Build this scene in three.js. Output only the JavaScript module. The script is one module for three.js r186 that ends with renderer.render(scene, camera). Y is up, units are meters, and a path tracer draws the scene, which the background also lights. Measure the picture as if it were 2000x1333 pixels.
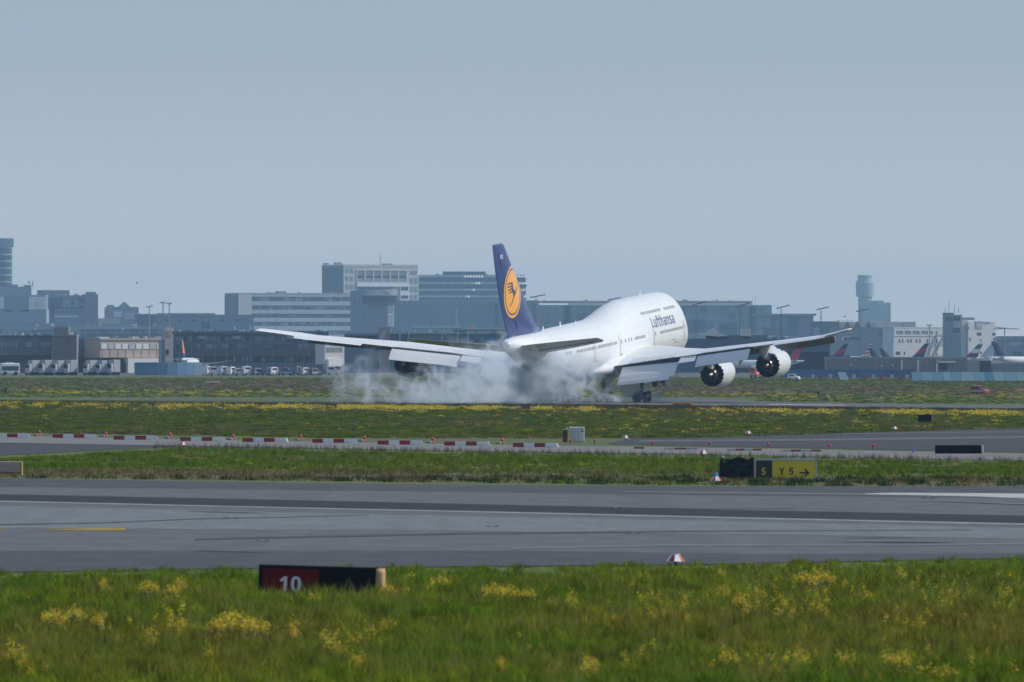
import * as THREE from 'three';
import { mergeGeometries, mergeVertices, toCreasedNormals } from 'three/addons/utils/BufferGeometryUtils.js';
import { RoundedBoxGeometry } from 'three/addons/geometries/RoundedBoxGeometry.js';
import { TextGeometry } from 'three/addons/geometries/TextGeometry.js';
import { FontLoader } from 'three/addons/loaders/FontLoader.js';
import { createNoise2D, createNoise3D } from 'simplex-noise';

// ---------------------------------------------------------------- camera, sky, sun, exposure
const scene = new THREE.Scene();
const FOCAL = 20000, EYE = 6, HORIZON = 683;          // survey numbers of the place: long lens, platform 6 m above the field
const camera = new THREE.PerspectiveCamera(2 * Math.atan(666.5 / FOCAL) * 180 / Math.PI, 2000 / 1333, 1, 20000);
camera.position.set(0, EYE, 0);
camera.rotation.x = Math.atan((HORIZON - 666.5) / FOCAL);
camera.focus = 1140; camera.userData.fStop = 6;
const renderer = new THREE.WebGLRenderer();
renderer.toneMapping = THREE.LinearToneMapping;
renderer.toneMappingExposure = 1.0;
renderer.shadowMap.enabled = true;
const SUN_AZ = 84 * Math.PI / 180, SUN_EL = 37 * Math.PI / 180;   // measured from the view direction towards the right
const sunDir = new THREE.Vector3(Math.sin(SUN_AZ) * Math.cos(SUN_EL), Math.sin(SUN_EL), -Math.cos(SUN_AZ) * Math.cos(SUN_EL));
{
  const W = 1024, Hh = 512, data = new Float32Array(W * Hh * 4);
  const mix = (a, b, t) => a.map((v, i) => v + (b[i] - v) * t);
  for (let r = 0; r < Hh; r++) for (let c = 0; c < W; c++) {
    const el = ((r + 0.5) / Hh - 0.5) * Math.PI, az = ((c + 0.5) / W - 0.5) * 2 * Math.PI;
    const dx = Math.cos(az) * Math.cos(el), dy = Math.sin(el), dz = Math.sin(az) * Math.cos(el);
    const t = Math.max(0, dy);
    let col = mix([0.66, 0.695, 0.725], [0.385, 0.470, 0.565], Math.min(1, t / 0.028));
    col = mix(col, [0.24, 0.365, 0.57], 1 - Math.exp(-Math.max(0, t - 0.03) * 3.2));
    const cs = Math.max(0, dx * sunDir.x + dy * sunDir.y + dz * sunDir.z);
    const glow = 0.35 * Math.pow(cs, 40) + 0.10 * Math.pow(cs, 6);
    col = [col[0] + glow, col[1] + glow * 0.96, col[2] + glow * 0.9];
    const hz = 1 + 0.022 * Math.sin(az * 9 + dy * 30) * Math.sin(dy * 55 + az * 4) * Math.min(1, t * 20); col = col.map((v) => v * hz);
    const i = (r * W + c) * 4;
    data[i] = col[0]; data[i + 1] = col[1]; data[i + 2] = col[2]; data[i + 3] = 1;
  }
  const t = new THREE.DataTexture(data, W, Hh, THREE.RGBAFormat, THREE.FloatType);
  t.mapping = THREE.EquirectangularReflectionMapping; t.magFilter = THREE.LinearFilter; t.needsUpdate = true;
  scene.background = t; scene.environment = t;
}
const sun = new THREE.DirectionalLight(new THREE.Color().setRGB(1.0, 0.95, 0.87), 3.7);
sun.position.copy(sunDir).multiplyScalar(2000).add(new THREE.Vector3(0, 0, -1150));
sun.target.position.set(0, 0, -1150); scene.add(sun, sun.target);
sun.castShadow = true; sun.shadow.mapSize.set(4096, 4096);
Object.assign(sun.shadow.camera, { left: -160, right: 160, top: 160, bottom: -160, near: 10, far: 6000 });
scene.fog = new THREE.FogExp2(new THREE.Color().setRGB(0.45, 0.74, 1.0), 0.000062);

// ---------------------------------------------------------------- helpers
let seed = 12345;
const rnd = () => { seed = (seed + 0x6d2b79f5) | 0; let t = Math.imul(seed ^ (seed >>> 15), 1 | seed); t = (t + Math.imul(t ^ (t >>> 7), 61 | t)) ^ t; return ((t ^ (t >>> 14)) >>> 0) / 4294967296; };
const rr = (a, b) => a + (b - a) * rnd();
const n2 = createNoise2D(rnd), n3 = createNoise3D(rnd);
const V = (x, y, z) => new THREE.Vector3(x, y, z);
const lerp = (a, b, t) => a + (b - a) * t, clamp = (x, a, b) => Math.min(b, Math.max(a, x));
const sstep = (a, b, x) => { const t = clamp((x - a) / (b - a), 0, 1); return t * t * (3 - 2 * t); };
const font = await new FontLoader().loadAsync('fonts/droid/droid_sans_bold.typeface.json');
// a point of the field from its bearing and its depression, as read off the survey photograph
const groundDist = (v) => FOCAL * EYE / (v - HORIZON);
const gp = (u, v, lift = 0) => { const d = groundDist(v); return V((u - 1000) * d / FOCAL, lift, -d); };
const mats = new Map();
function M(r, g, b, rough = 0.85, extra = {}) {
  const key = [r, g, b, rough, JSON.stringify(extra)].join();
  if (!mats.has(key)) {
    const { metal, ...rest } = extra;
    const m = new THREE.MeshPhysicalMaterial({ roughness: rough, metalness: metal ?? 0, side: THREE.DoubleSide, ...rest });
    m.color.setRGB(r, g, b);
    mats.set(key, m);
  }
  return mats.get(key);
}
const names = new Map();
const numbered = (n) => { const k = names.get(n) ?? 0; names.set(n, k + 1); return k ? n + '_' + String(k).padStart(3, '0') : n; };
function tag(o, label, category, group) { o.userData.label = label; o.userData.category = category; if (group) o.userData.group = group; return o; }
function thing(name, label, category, pos = V(0, 0, 0), turn = 0, group) {
  const o = new THREE.Group(); o.name = numbered(name); o.position.copy(pos); o.rotation.y = turn; scene.add(o);
  return tag(o, label, category, group);
}
function dup(src, label, pos, turn = 0, scale = 1) {
  const c = src.clone(); c.userData = { ...src.userData }; c.name = numbered(src.name.replace(/_\d{3}$/, '')); scene.add(c);
  if (label) c.userData.label = label;
  c.position.copy(pos); c.rotation.y = turn; if (scale !== 1) c.scale.setScalar(scale); return c;
}
const clean = (g) => { const h = g.index ? g.toNonIndexed() : g; for (const k of Object.keys(h.attributes)) if (!['position', 'normal', 'uv'].includes(k)) h.deleteAttribute(k); if (!h.attributes.normal) h.computeVertexNormals(); if (!h.attributes.uv) h.setAttribute('uv', new THREE.BufferAttribute(new Float32Array(h.attributes.position.count * 2), 2)); return h; };
function part(parent, name, geos, mat) {
  const list = Array.isArray(geos) ? geos : [geos];
  const g = list.length > 1 ? mergeGeometries(list.map(clean)) : list[0];
  const m = new THREE.Mesh(g, mat); m.name = name; m.castShadow = m.receiveShadow = true; parent.add(m); return m;
}
const box = (w, h, d, x = 0, y = 0, z = 0) => new THREE.BoxGeometry(w, h, d).translate(x, y, z);
const rbox = (w, h, d, r, x = 0, y = 0, z = 0) => new RoundedBoxGeometry(w, h, d, 2, r).translate(x, y, z);
const cyl = (r0, r1, h, x = 0, y = 0, z = 0, n = 12) => new THREE.CylinderGeometry(r1, r0, h, n).translate(x, y, z);
function rod(a, b, r0, r1 = r0, n = 8) {
  const d = b.clone().sub(a), g = new THREE.CylinderGeometry(r1, r0, d.length(), n);
  g.applyQuaternion(new THREE.Quaternion().setFromUnitVectors(V(0, 1, 0), d.clone().normalize()));
  return g.translate((a.x + b.x) / 2, (a.y + b.y) / 2, (a.z + b.z) / 2);
}
function quadsGeo(quads) {   // list of [a,b,c,d]
  const p = [], n = quads.length;
  for (const [a, b, c, d] of quads) p.push(a.x, a.y, a.z, b.x, b.y, b.z, c.x, c.y, c.z, a.x, a.y, a.z, c.x, c.y, c.z, d.x, d.y, d.z);
  const g = new THREE.BufferGeometry(); g.setAttribute('position', new THREE.Float32BufferAttribute(p, 3)); g.computeVertexNormals(); return g;
}
// rings of equal length -> skin; uvOf(i,j) optional
function skin(rings, { closed = true, capA = false, capB = false, uvOf } = {}) {
  const m = rings[0].length, cols = closed ? m + 1 : m, p = [], uv = [], idx = [];
  rings.forEach((r, i) => { for (let j = 0; j < cols; j++) { const q = r[j % m]; p.push(q.x, q.y, q.z); const t = uvOf ? uvOf(i, j) : [i / (rings.length - 1), j / (cols - 1)]; uv.push(t[0], t[1]); } });
  for (let i = 0; i < rings.length - 1; i++) for (let j = 0; j < cols - 1; j++) { const a = i * cols + j, b = a + cols; idx.push(a, b, a + 1, a + 1, b, b + 1); }
  const cap = (i, flip) => { const c = rings[i].reduce((s, q) => s.add(q), V(0, 0, 0)).multiplyScalar(1 / m), k = p.length / 3; p.push(c.x, c.y, c.z); uv.push(uv[i * cols * 2], 0.5); for (let j = 0; j < cols - 1; j++) { const a = i * cols + j; flip ? idx.push(k, a, a + 1) : idx.push(k, a + 1, a); } };
  if (capA) cap(0, true); if (capB) cap(rings.length - 1, false);
  const g = new THREE.BufferGeometry(); g.setAttribute('position', new THREE.Float32BufferAttribute(p, 3)); g.setAttribute('uv', new THREE.Float32BufferAttribute(uv, 2)); g.setIndex(idx);
  // seam-free normals
  const flat = mergeVertices(new THREE.BufferGeometry().setAttribute('position', g.attributes.position.clone()).setIndex(idx), 1e-4); flat.computeVertexNormals();
  const map = new Map(), key = (x, y, z) => Math.round(x * 2000) + ',' + Math.round(y * 2000) + ',' + Math.round(z * 2000);
  const fp = flat.attributes.position, fn = flat.attributes.normal;
  for (let i = 0; i < fp.count; i++) map.set(key(fp.getX(i), fp.getY(i), fp.getZ(i)), i);
  g.computeVertexNormals(); const gn = g.attributes.normal;
  for (let i = 0; i < gn.count; i++) { const k = map.get(key(p[i * 3], p[i * 3 + 1], p[i * 3 + 2])); if (k !== undefined) gn.setXYZ(i, fn.getX(k), fn.getY(k), fn.getZ(k)); }
  return g;
}
const table = (rows) => (s) => {           // smooth interpolation in a table [[s, v], ...]
  let i = 0; while (i < rows.length - 2 && s > rows[i + 1][0]) i++;
  const [s0, v0] = rows[i], [s1, v1] = rows[i + 1], t = clamp((s - s0) / (s1 - s0), 0, 1);
  const sl = (k) => k <= 0 || k >= rows.length - 1 ? null : (() => { const a = (rows[k][1] - rows[k - 1][1]) / (rows[k][0] - rows[k - 1][0]), b = (rows[k + 1][1] - rows[k][1]) / (rows[k + 1][0] - rows[k][0]); return a * b <= 0 ? 0 : 2 * a * b / (a + b); })();
  const d = (v1 - v0) / (s1 - s0), m0 = (sl(i) ?? d) * (s1 - s0), m1 = (sl(i + 1) ?? d) * (s1 - s0), t2 = t * t, t3 = t2 * t;
  return (2 * t3 - 3 * t2 + 1) * v0 + (t3 - 2 * t2 + t) * m0 + (-2 * t3 + 3 * t2) * v1 + (t3 - t2) * m1;
};
const textGeo = (str, size, depth = 0.012) => { const g = new TextGeometry(str, { font, size, depth, curveSegments: 4, bevelEnabled: false }); g.computeBoundingBox(); const b = g.boundingBox; return g.translate(-(b.min.x + b.max.x) / 2, -(b.min.y + b.max.y) / 2, 0); };
function noiseTex(n, f, srgb = true) {     // f(x, y) in 0..1 -> [r,g,b] 0..255
  const d = new Uint8Array(n * n * 4);
  for (let y = 0; y < n; y++) for (let x = 0; x < n; x++) { const c = f(x / n, y / n), i = (y * n + x) * 4; d[i] = clamp(c[0], 0, 255); d[i + 1] = clamp(c[1], 0, 255); d[i + 2] = clamp(c[2], 0, 255); d[i + 3] = 255; }
  const t = new THREE.DataTexture(d, n, n); t.wrapS = t.wrapT = THREE.RepeatWrapping; t.magFilter = THREE.LinearFilter; if (srgb) t.colorSpace = THREE.SRGBColorSpace; t.needsUpdate = true; return t;
}
const tileNoise = (u, v, f, o = 0) => { const a = u * 2 * Math.PI, b = v * 2 * Math.PI, k = f / (2 * Math.PI); return (n3(Math.cos(a) * k + o, Math.sin(a) * k, Math.cos(b) * k) + n3(Math.sin(b) * k + o, Math.cos(a) * k + 7, Math.sin(a) * k + 3)) * 0.5; };
const ORD = ['leftmost', 'second from the left', 'third from the left', 'fourth from the left', 'fifth from the left', 'sixth from the left', 'seventh from the left', 'eighth from the left', 'ninth from the left', 'tenth from the left', 'eleventh from the left', 'twelfth from the left'];
// ---------------------------------------------------------------- the field: grass sheet, tarmac, paint
// colour of the sward at a place (matter: green growth, dry growth, bare soil); bands run across the field
function sward(x, z) {
  const d = Math.max(20, -z), v = HORIZON + FOCAL * EYE / d, u = 1000 + FOCAL * x / d, tilt = (u - 1000) * 0.008;
  const w = v - tilt, big = n2(x / 26, z / 90), mid = n2(x / 7 + 30, z / 24), fine = n2(x / 1.9, z / 7 + 9);
  let dry = 0.12 + 0.28 * big + 0.22 * mid + 0.12 * fine;
  if (d < 330) dry += 0.05 - 0.30 * sstep(1160, 1120, v) + 0.42 * Math.exp(-(((v - 1222 + 0.0 * u) / 16) ** 2)) * sstep(850, 1200, u) + 0.16 * sstep(1230, 1260, v);
  else if (d < 620) dry += 0.62 * sstep(918, 932, w) * sstep(948, 938, w) - 0.05;
  else if (d < 1125) dry += 0.75 * Math.exp(-(((w - 790) / 5) ** 2)) + 0.17;
  else if (d < 2400) dry += 0.95 * Math.exp(-(((w - 757) / 10) ** 2)) * (0.7 + 0.4 * n2(u / 260, 3.3)) + 0.05;
  dry = clamp(dry, 0, 1);
  const lush = clamp(0.5 + 0.5 * n2(x / 11 + 80, z / 30 + 5), 0, 1);
  const g = [lerp(0.122, 0.070, lush), lerp(0.152, 0.124, lush), lerp(0.005, 0.004, lush)], b = d < 330 ? [0.160, 0.128, 0.018] : [0.150, 0.115, 0.055];
  const nearGain = d < 330 ? 1.28 : d < 620 ? 1.15 : 1;      // colour is multiplied up in the nearer strips
  return [lerp(g[0], b[0], dry) * nearGain, lerp(g[1], b[1], dry) * nearGain, lerp(g[2], b[2], dry) * nearGain, dry];
}
{
  // one sheet; rows lie closer together near the camera
  const xs = [], zs = [];
  for (let i = 0; i <= 120; i++) { const t = i / 60 - 1; xs.push(Math.sign(t) * (Math.abs(t) * 60 + 3400 * Math.abs(t) ** 6)); }
  for (let d = -60; d < 120; d += 20) zs.push(d);
  for (let d = 120; d < 12600; d *= 1.0075) zs.push(d);
  const p = [], c = [], uv = [], idx = [];
  zs.forEach((d) => xs.forEach((x) => { const X = d > 60 ? x * Math.max(1, d / 500) : x; p.push(X, 0, -d); const s = sward(X, -d); c.push(s[0], s[1], s[2]); uv.push(X / 9, d / 9); }));
  for (let i = 0; i < zs.length - 1; i++) for (let j = 0; j < xs.length - 1; j++) { const a = i * xs.length + j, b = a + xs.length; idx.push(a, a + 1, b, a + 1, b + 1, b); }
  const g = new THREE.BufferGeometry(); g.setAttribute('position', new THREE.Float32BufferAttribute(p, 3)); g.setAttribute('color', new THREE.Float32BufferAttribute(c, 3)); g.setAttribute('uv', new THREE.Float32BufferAttribute(uv, 2)); g.setIndex(idx); g.computeVertexNormals();
  const tex = noiseTex(512, (u, v) => { const k = 205 + 42 * tileNoise(u, v, 60) + 30 * tileNoise(u, v, 17, 5) + rr(-14, 14); return [k, k, k * 0.96]; });
  const m = new THREE.MeshStandardMaterial({ vertexColors: true, map: tex, roughness: 1 });
  const o = new THREE.Mesh(g, m); o.name = 'grass_field'; o.receiveShadow = true; o.userData.kind = 'structure'; scene.add(o);
}
// tarmac sheets from outlines given as (bearing, depression) survey points; subdivided so that they are flat quads strips
const asphaltTex = noiseTex(512, (u, v) => { const k = 208 + 14 * tileNoise(u, v, 9) + 16 * tileNoise(u, v, 40, 3) + rr(-20, 20); return [k, k, k + 2]; });
const asphaltTex2 = noiseTex(512, (u, v) => { const k = 205 + 15 * tileNoise(u, v, 6, 11) + 14 * tileNoise(u, v, 60, 8) + rr(-16, 16); return [k, k - 1, k - 2]; });
const tarmac = (r, g, b, tex, rough = 0.95) => { const m = new THREE.MeshPhysicalMaterial({ map: tex, roughness: rough, specularIntensity: 0.25 }); m.color.setRGB(r, g, b); return m; };
const T = { dark: tarmac(0.100, 0.100, 0.106, asphaltTex), mid: tarmac(0.188, 0.194, 0.202, asphaltTex2), light: tarmac(0.245, 0.26, 0.264, asphaltTex), con: tarmac(0.30, 0.285, 0.275, asphaltTex2), shoulder: tarmac(0.122, 0.125, 0.134, asphaltTex2), paint: tarmac(0.62, 0.60, 0.57, asphaltTex), yellow: tarmac(0.55, 0.36, 0.04, asphaltTex), line: tarmac(0.48, 0.48, 0.47, asphaltTex), faint: tarmac(0.33, 0.34, 0.35, asphaltTex), tyre: tarmac(0.058, 0.058, 0.064, asphaltTex) };
function sheet(name, mat, far, near, lift, parent = scene) {     // far / near: polylines of [u, v] with increasing u
  const us = [...new Set([...far, ...near].map((q) => q[0]))]; const lo = Math.max(far[0][0], near[0][0]), hi = Math.min(far.at(-1)[0], near.at(-1)[0]);
  const at = (pl, u) => { let i = 0; while (i < pl.length - 2 && u > pl[i + 1][0]) i++; const [a, b] = [pl[i], pl[i + 1]]; return lerp(a[1], b[1], clamp((u - a[0]) / (b[0] - a[0] || 1), 0, 1)); };
  const list = us.filter((u) => u >= lo && u <= hi); for (let u = lo; u <= hi; u += (hi - lo) / 24) list.push(u); list.sort((a, b) => a - b);
  const p = [], uv = [], idx = [], R = 6;
  list.forEach((u) => { const a = gp(u, at(far, u), lift), b = gp(u, at(near, u), lift); for (let k = 0; k <= R; k++) { const q = a.clone().lerp(b, k / R); p.push(q.x, q.y, q.z); uv.push(q.x / 14, q.z / 22); } });
  for (let i = 0; i < list.length - 1; i++) for (let k = 0; k < R; k++) { const a = i * (R + 1) + k, b = a + R + 1; idx.push(a, a + 1, b, a + 1, b + 1, b); }
  const g = new THREE.BufferGeometry(); g.setAttribute('position', new THREE.Float32BufferAttribute(p, 3)); g.setAttribute('uv', new THREE.Float32BufferAttribute(uv, 2)); g.setIndex(idx); g.computeVertexNormals();
  const o = new THREE.Mesh(g, mat); o.name = parent === scene ? numbered(name) : name; o.receiveShadow = true; if (parent === scene) o.userData.kind = 'structure'; parent.add(o); return o;
}
// wide taxiway in front
const taxiway = sheet('taxiway', T.mid, [[-300, 932], [0, 935], [600, 945], [1000, 949], [1500, 951], [2000, 951], [2300, 951]], [[-300, 1128], [0, 1120], [500, 1112], [1000, 1108], [1400, 1104], [2000, 1092], [2300, 1086]], 0.02);
sheet('asphalt_strip', T.shoulder, [[-300, 932.4], [0, 935.4], [600, 945.4], [1000, 949.4], [1500, 951.4], [2300, 951.4]], [[-300, 947], [0, 952], [1000, 963], [1400, 969], [2300, 977]], 0.026, taxiway);
sheet('asphalt_strip', T.tyre, [[-300, 962], [0, 967], [500, 977], [1000, 988], [1500, 999], [2300, 1015]], [[-300, 973], [0, 979], [500, 991], [1000, 1001], [1500, 1013], [2300, 1030]], 0.026, taxiway);
sheet('asphalt_strip', T.light, [[-300, 984], [0, 990], [700, 1006], [1400, 1020], [2300, 1040]], [[-300, 1034], [0, 1034], [400, 1036], [800, 1038], [1500, 1046], [2300, 1060]], 0.026, taxiway);
sheet('asphalt_strip', T.shoulder, [[-300, 1082], [0, 1078], [1000, 1078], [1500, 1084], [2300, 1082]], [[-300, 1127.6], [0, 1119.6], [500, 1111.6], [1000, 1107.6], [1400, 1103.6], [2000, 1091.6], [2300, 1085.6]], 0.026, taxiway);
sheet('edge_line', T.line, [[-300, 973.6], [0, 980.4], [500, 991.8], [1000, 1002.6], [1500, 1014.2], [2300, 1032]], [[-300, 975.2], [0, 982.0], [500, 993.4], [1000, 1004.4], [1500, 1016.2], [2300, 1034.2]], 0.032, taxiway);
sheet('edge_line', T.faint, [[1215, 961.4], [1400, 963.2], [1690, 966.4]], [[1215, 962.2], [1400, 964.6], [1690, 967.8]], 0.032, taxiway);
sheet('paint_bar', T.paint, [[1690, 966.2], [1740, 964.6], [1900, 965.2], [2300, 969]], [[1690, 967.4], [1740, 968.4], [1900, 971.8], [2000, 975.6], [2300, 980]], 0.033, taxiway);
sheet('guide_line', T.yellow, [[88, 1036.9], [150, 1035.3], [245, 1033.6]], [[88, 1037.5], [150, 1038], [250, 1037.9]], 0.032, taxiway);
sheet('guide_line', T.yellow, [[-120, 1033.4], [10, 1035]], [[-120, 1035.6], [10, 1036.2]], 0.032, taxiway);
sheet('tar_seam', T.tyre, [[-200, 1029], [0, 1026.3], [200, 1023], [400, 1014.5], [560, 1012], [720, 1008]], [[-200, 1031], [0, 1028.2], [200, 1024.4], [400, 1016], [560, 1013], [720, 1008.6]], 0.032, taxiway);
sheet('tar_seam', T.shoulder, [[380, 1054], [900, 1043], [1300, 1039], [1900, 1037]], [[380, 1057], [900, 1046], [1300, 1042], [1900, 1038]], 0.032, taxiway);
sheet('tar_seam', T.light, [[1000, 1072], [1300, 1066], [1700, 1067], [2200, 1060]], [[1000, 1075], [1300, 1069], [1700, 1069], [2200, 1064]], 0.032, taxiway);
// pale concrete service road with the barricades, and the closed asphalt beside it
sheet('service_road', T.con, [[-300, 847], [0, 852], [350, 859], [700, 865.5], [1000, 870.5], [1400, 876], [1700, 881.5], [2000, 887], [2300, 892]], [[-300, 859], [0, 866], [350, 872], [600, 877], [1000, 883.5], [1300, 887], [1700, 896], [2000, 901], [2300, 906]], 0.024);
sheet('closed_apron', T.dark, [[-300, 859.4], [0, 866.4], [350, 872.4]], [[-300, 905], [0, 891], [170, 882], [350, 872.8]], 0.02);
sheet('closed_apron', T.dark, [[1190, 866], [1240, 857], [1500, 848], [2000, 837.5], [2300, 832]], [[1190, 868.5], [1240, 870], [1500, 875], [1700, 879], [2000, 885], [2300, 890]], 0.02);
sheet('apron_seam', T.mid, [[1330, 851.5], [1700, 847], [2300, 839]], [[1330, 852.5], [1700, 848.6], [2300, 842]], 0.026);
sheet('apron_seam', T.mid, [[1250, 861], [1600, 858], [2000, 852.5], [2300, 850]], [[1250, 864], [1600, 862], [2000, 856.5], [2300, 854]], 0.026);
// landing runway
sheet('runway', T.mid, [[-400, 780], [600, 781], [850, 778], [1360, 778], [1480, 785], [2000, 794], [2400, 798]], [[-400, 780.5], [0, 782], [600, 783.5], [1000, 787.5], [1400, 794.5], [2000, 800.5], [2400, 803]], 0.03);
sheet('runway_line', T.paint, [[1500, 790.4], [1650, 792.4]], [[1500, 791.6], [1650, 793.6]], 0.05);
sheet('taxi_strip', T.con, [[620, 757.2], [760, 757], [960, 758.5]], [[620, 758.4], [760, 759.4], [960, 760.4]], 0.03);
sheet('taxi_strip', T.mid, [[1360, 764.2], [1560, 765.2], [1700, 766]], [[1360, 766], [1560, 767], [1700, 767.2]], 0.03);
// apron in front of the terminal
sheet('terminal_apron', T.mid, [[-600, 693.5], [1000, 693.5], [2600, 693.5]], [[-600, 733], [600, 735], [1500, 738], [1700, 740], [2600, 746]], 0.03);
const NEAR1 = (u) => u < 1400 ? lerp(1120, 1104, clamp(u / 1400, -0.2, 1)) : lerp(1104, 1092, (u - 1400) / 600);

// grass tufts
function tuftGeo(n, rad, hmin, hmax, wide, lean) {
  const p = [];
  for (let i = 0; i < n; i++) {
    const a = rr(0, 6.28), r = rad * Math.sqrt(rnd()), x = Math.cos(a) * r, z = Math.sin(a) * r, h = rr(hmin, hmax), t = rr(0, 6.28), l = rr(0.1, lean) * h, dx = Math.cos(t) * l, dz = Math.sin(t) * l, w = wide * rr(0.6, 1.2), ca = rr(0, 3.14), wx = Math.cos(ca) * w, wz = Math.sin(ca) * w;
    const mx = x + dx * 0.35, mz = z + dz * 0.35, my = h * 0.6;
    p.push(x - wx, 0, z - wz, x + wx, 0, z + wz, mx + wx * 0.7, my, mz + wz * 0.7, x - wx, 0, z - wz, mx + wx * 0.7, my, mz + wz * 0.7, mx - wx * 0.7, my, mz - wz * 0.7);
    p.push(mx - wx * 0.7, my, mz - wz * 0.7, mx + wx * 0.7, my, mz + wz * 0.7, x + dx, h, z + dz);
  }
  const g = new THREE.BufferGeometry(); g.setAttribute('position', new THREE.Float32BufferAttribute(p, 3)); g.computeVertexNormals(); return g;
}
const leafMat = new THREE.MeshPhysicalMaterial({ roughness: 0.95, transmission: 0.4, thickness: 0, side: THREE.DoubleSide, specularIntensity: 0.06 });
function meadow(name, label, geo, count, place, tint, mat = leafMat) {
  const o = new THREE.InstancedMesh(geo, mat, count), q = new THREE.Quaternion(), m4 = new THREE.Matrix4(), col = new THREE.Color(); let k = 0;
  for (let tries = 0; k < count && tries < count * 12; tries++) {
    const s = place(); if (!s) continue;
    q.setFromAxisAngle(V(0, 1, 0), rr(0, 6.28)); m4.compose(V(s.x, s.y ?? 0, s.z), q, V(s.s * (s.w ?? 1), s.s, s.s * (s.w ?? 1))); o.setMatrixAt(k, m4);
    const c = tint(s); col.setRGB(c[0], c[1], c[2]); o.setColorAt(k, col); k++;
  }
  o.count = k; o.name = numbered(name); o.userData = { kind: 'stuff', label, category: 'grass' }; o.castShadow = o.receiveShadow = true; scene.add(o); return o;
}
const greenTint = (k = 1) => (s) => { const c = sward(s.x, s.z), f = (0.45 + 1.5 * rnd() ** 1.6) * k; return [c[0] * f * rr(0.85, 1.15), c[1] * f, c[2] * f]; };
const uvOf = (x, z) => { const d = -z; return [1000 + FOCAL * x / d, HORIZON + FOCAL * EYE / d]; };
const inTaxi = (u, v) => v > 930 && v < NEAR1(u) - 0.5 && v > lerp(935, 951, clamp(u / 1500, -0.2, 1));
// sown by area on the field: d between two distances
const sow = (d0, d1, half, ok) => () => { const d = Math.sqrt(rr(d0 * d0, d1 * d1)), x = rr(-1, 1) * half * d, [u, v] = uvOf(x, -d); if (!ok(u, v, x, d)) return null; return { x, z: -d, u, v, d }; };
const S = (f, s) => () => { const q = f(); if (q) { q.s = typeof s === 'function' ? s(q) : rr(s[0], s[1]); } return q; };
const tA = tuftGeo(16, 0.22, 0.12, 0.36, 0.012, 0.7), tB = tuftGeo(12, 0.30, 0.10, 0.30, 0.02, 0.9), tC = tuftGeo(9, 0.16, 0.25, 0.62, 0.007, 0.35), tFar = tuftGeo(18, 0.7, 0.10, 0.30, 0.045, 0.9);
meadow('grass_tufts', 'foreground meadow grass before the near taxiway', tA, 26000, S(sow(178, 292, 0.054, (u, v) => v > NEAR1(u)), (q) => rr(0.5, 1.15) * (0.8 + 0.6 * n2(q.x / 1.6, q.z / 5)) * lerp(0.38 + 0.3 * n2(q.x / 0.8, 3), 1, sstep(0, 45, q.v - NEAR1(q.u)))), greenTint(1.0));
meadow('grass_tufts', 'broad leaved weeds in the foreground meadow', tB, 12000, S(sow(178, 292, 0.054, (u, v, x, d) => v > NEAR1(u) && n2(x / 4 + 50, d / 14) > -0.15), (q) => rr(0.5, 1.0) * lerp(0.25, 1, sstep(0, 45, q.v - NEAR1(q.u)))), (s) => { const c = sward(s.x, s.z), f = rr(0.7, 1.25); return [c[0] * 0.85 * f, c[1] * 1.15 * f, c[2] * f]; });
meadow('grass_tufts', 'tall dry seed stalks in the foreground meadow', tC, 5000, S(sow(178, 290, 0.054, (u, v, x, d) => v > NEAR1(u) + 2 && n2(x / 5 + 9, d / 20) > -0.3), (q) => rr(0.5, 0.95) * lerp(0.3, 1, sstep(0, 50, q.v - NEAR1(q.u)))), () => { const f = rr(0.6, 1.3); return [0.24 * f, 0.22 * f, 0.05 * f]; });
const inVerge = (u, v) => v < lerp(935, 951, clamp(u / 1500, -0.2, 1)) - 0.6 && v > (u < 350 ? lerp(893, 874, clamp(u / 350, 0, 1)) : lerp(873, 902, clamp((u - 350) / 1650, 0, 1))) + 5;
meadow('grass_tufts', 'grass strip between the taxiway and the service road', tA, 30000, S(sow(436, 640, 0.053, inVerge), (q) => rr(0.4, 0.8) * (0.8 + 0.45 * n2(q.x / 5, q.z / 20)) * (q.v > 928 ? 0.7 : 1)), greenTint(1.0));
meadow('grass_tufts', 'low weed bushes along the taxiway edge', tB, 1200, S(sow(438, 500, 0.053, (u, v, x, d) => inVerge(u, v) && v > 934 && n2(x / 1.6, d / 6) > 0.4), [0.5, 1.1]), (s) => { const f = rr(0.6, 1.2); return [0.028 * f, 0.055 * f, 0.012 * f]; });
meadow('grass_tufts', 'dark dry stalks along the service road', tC, 1300, S(sow(545, 700, 0.053, (u, v) => { const e = u < 350 ? 873 : lerp(873, 901, clamp((u - 350) / 1650, 0, 1)); return v > e - 1 && v < e + 5 && u > 300; }), [0.35, 0.8]), () => { const f = rr(0.5, 1.1); return [0.075 * f, 0.065 * f, 0.045 * f]; });
const farEdge = (u) => u < 1200 ? lerp(846, 865, clamp(u / 1200, -0.2, 1)) : lerp(862, 837, clamp((u - 1200) / 800, 0, 1.2)), rwNear = (u) => lerp(782, 800.5, clamp(u / 2000, -0.1, 1.1));
meadow('grass_tufts', 'meadow between the service road and the runway', tFar, 42000, S(sow(690, 1230, 0.053, (u, v) => v < farEdge(u) && v > rwNear(u) + 0.5), [0.35, 0.75]), greenTint(1.0));
meadow('grass_tufts', 'meadow beyond the runway before the terminal', tFar, 26000, S(sow(1130, 2150, 0.053, (u, v) => v < (u < 1480 ? 777 : 792 * 1 - (2000 - u) * 0.012) && v > 737), [0.4, 0.8]), greenTint(1.0));
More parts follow.
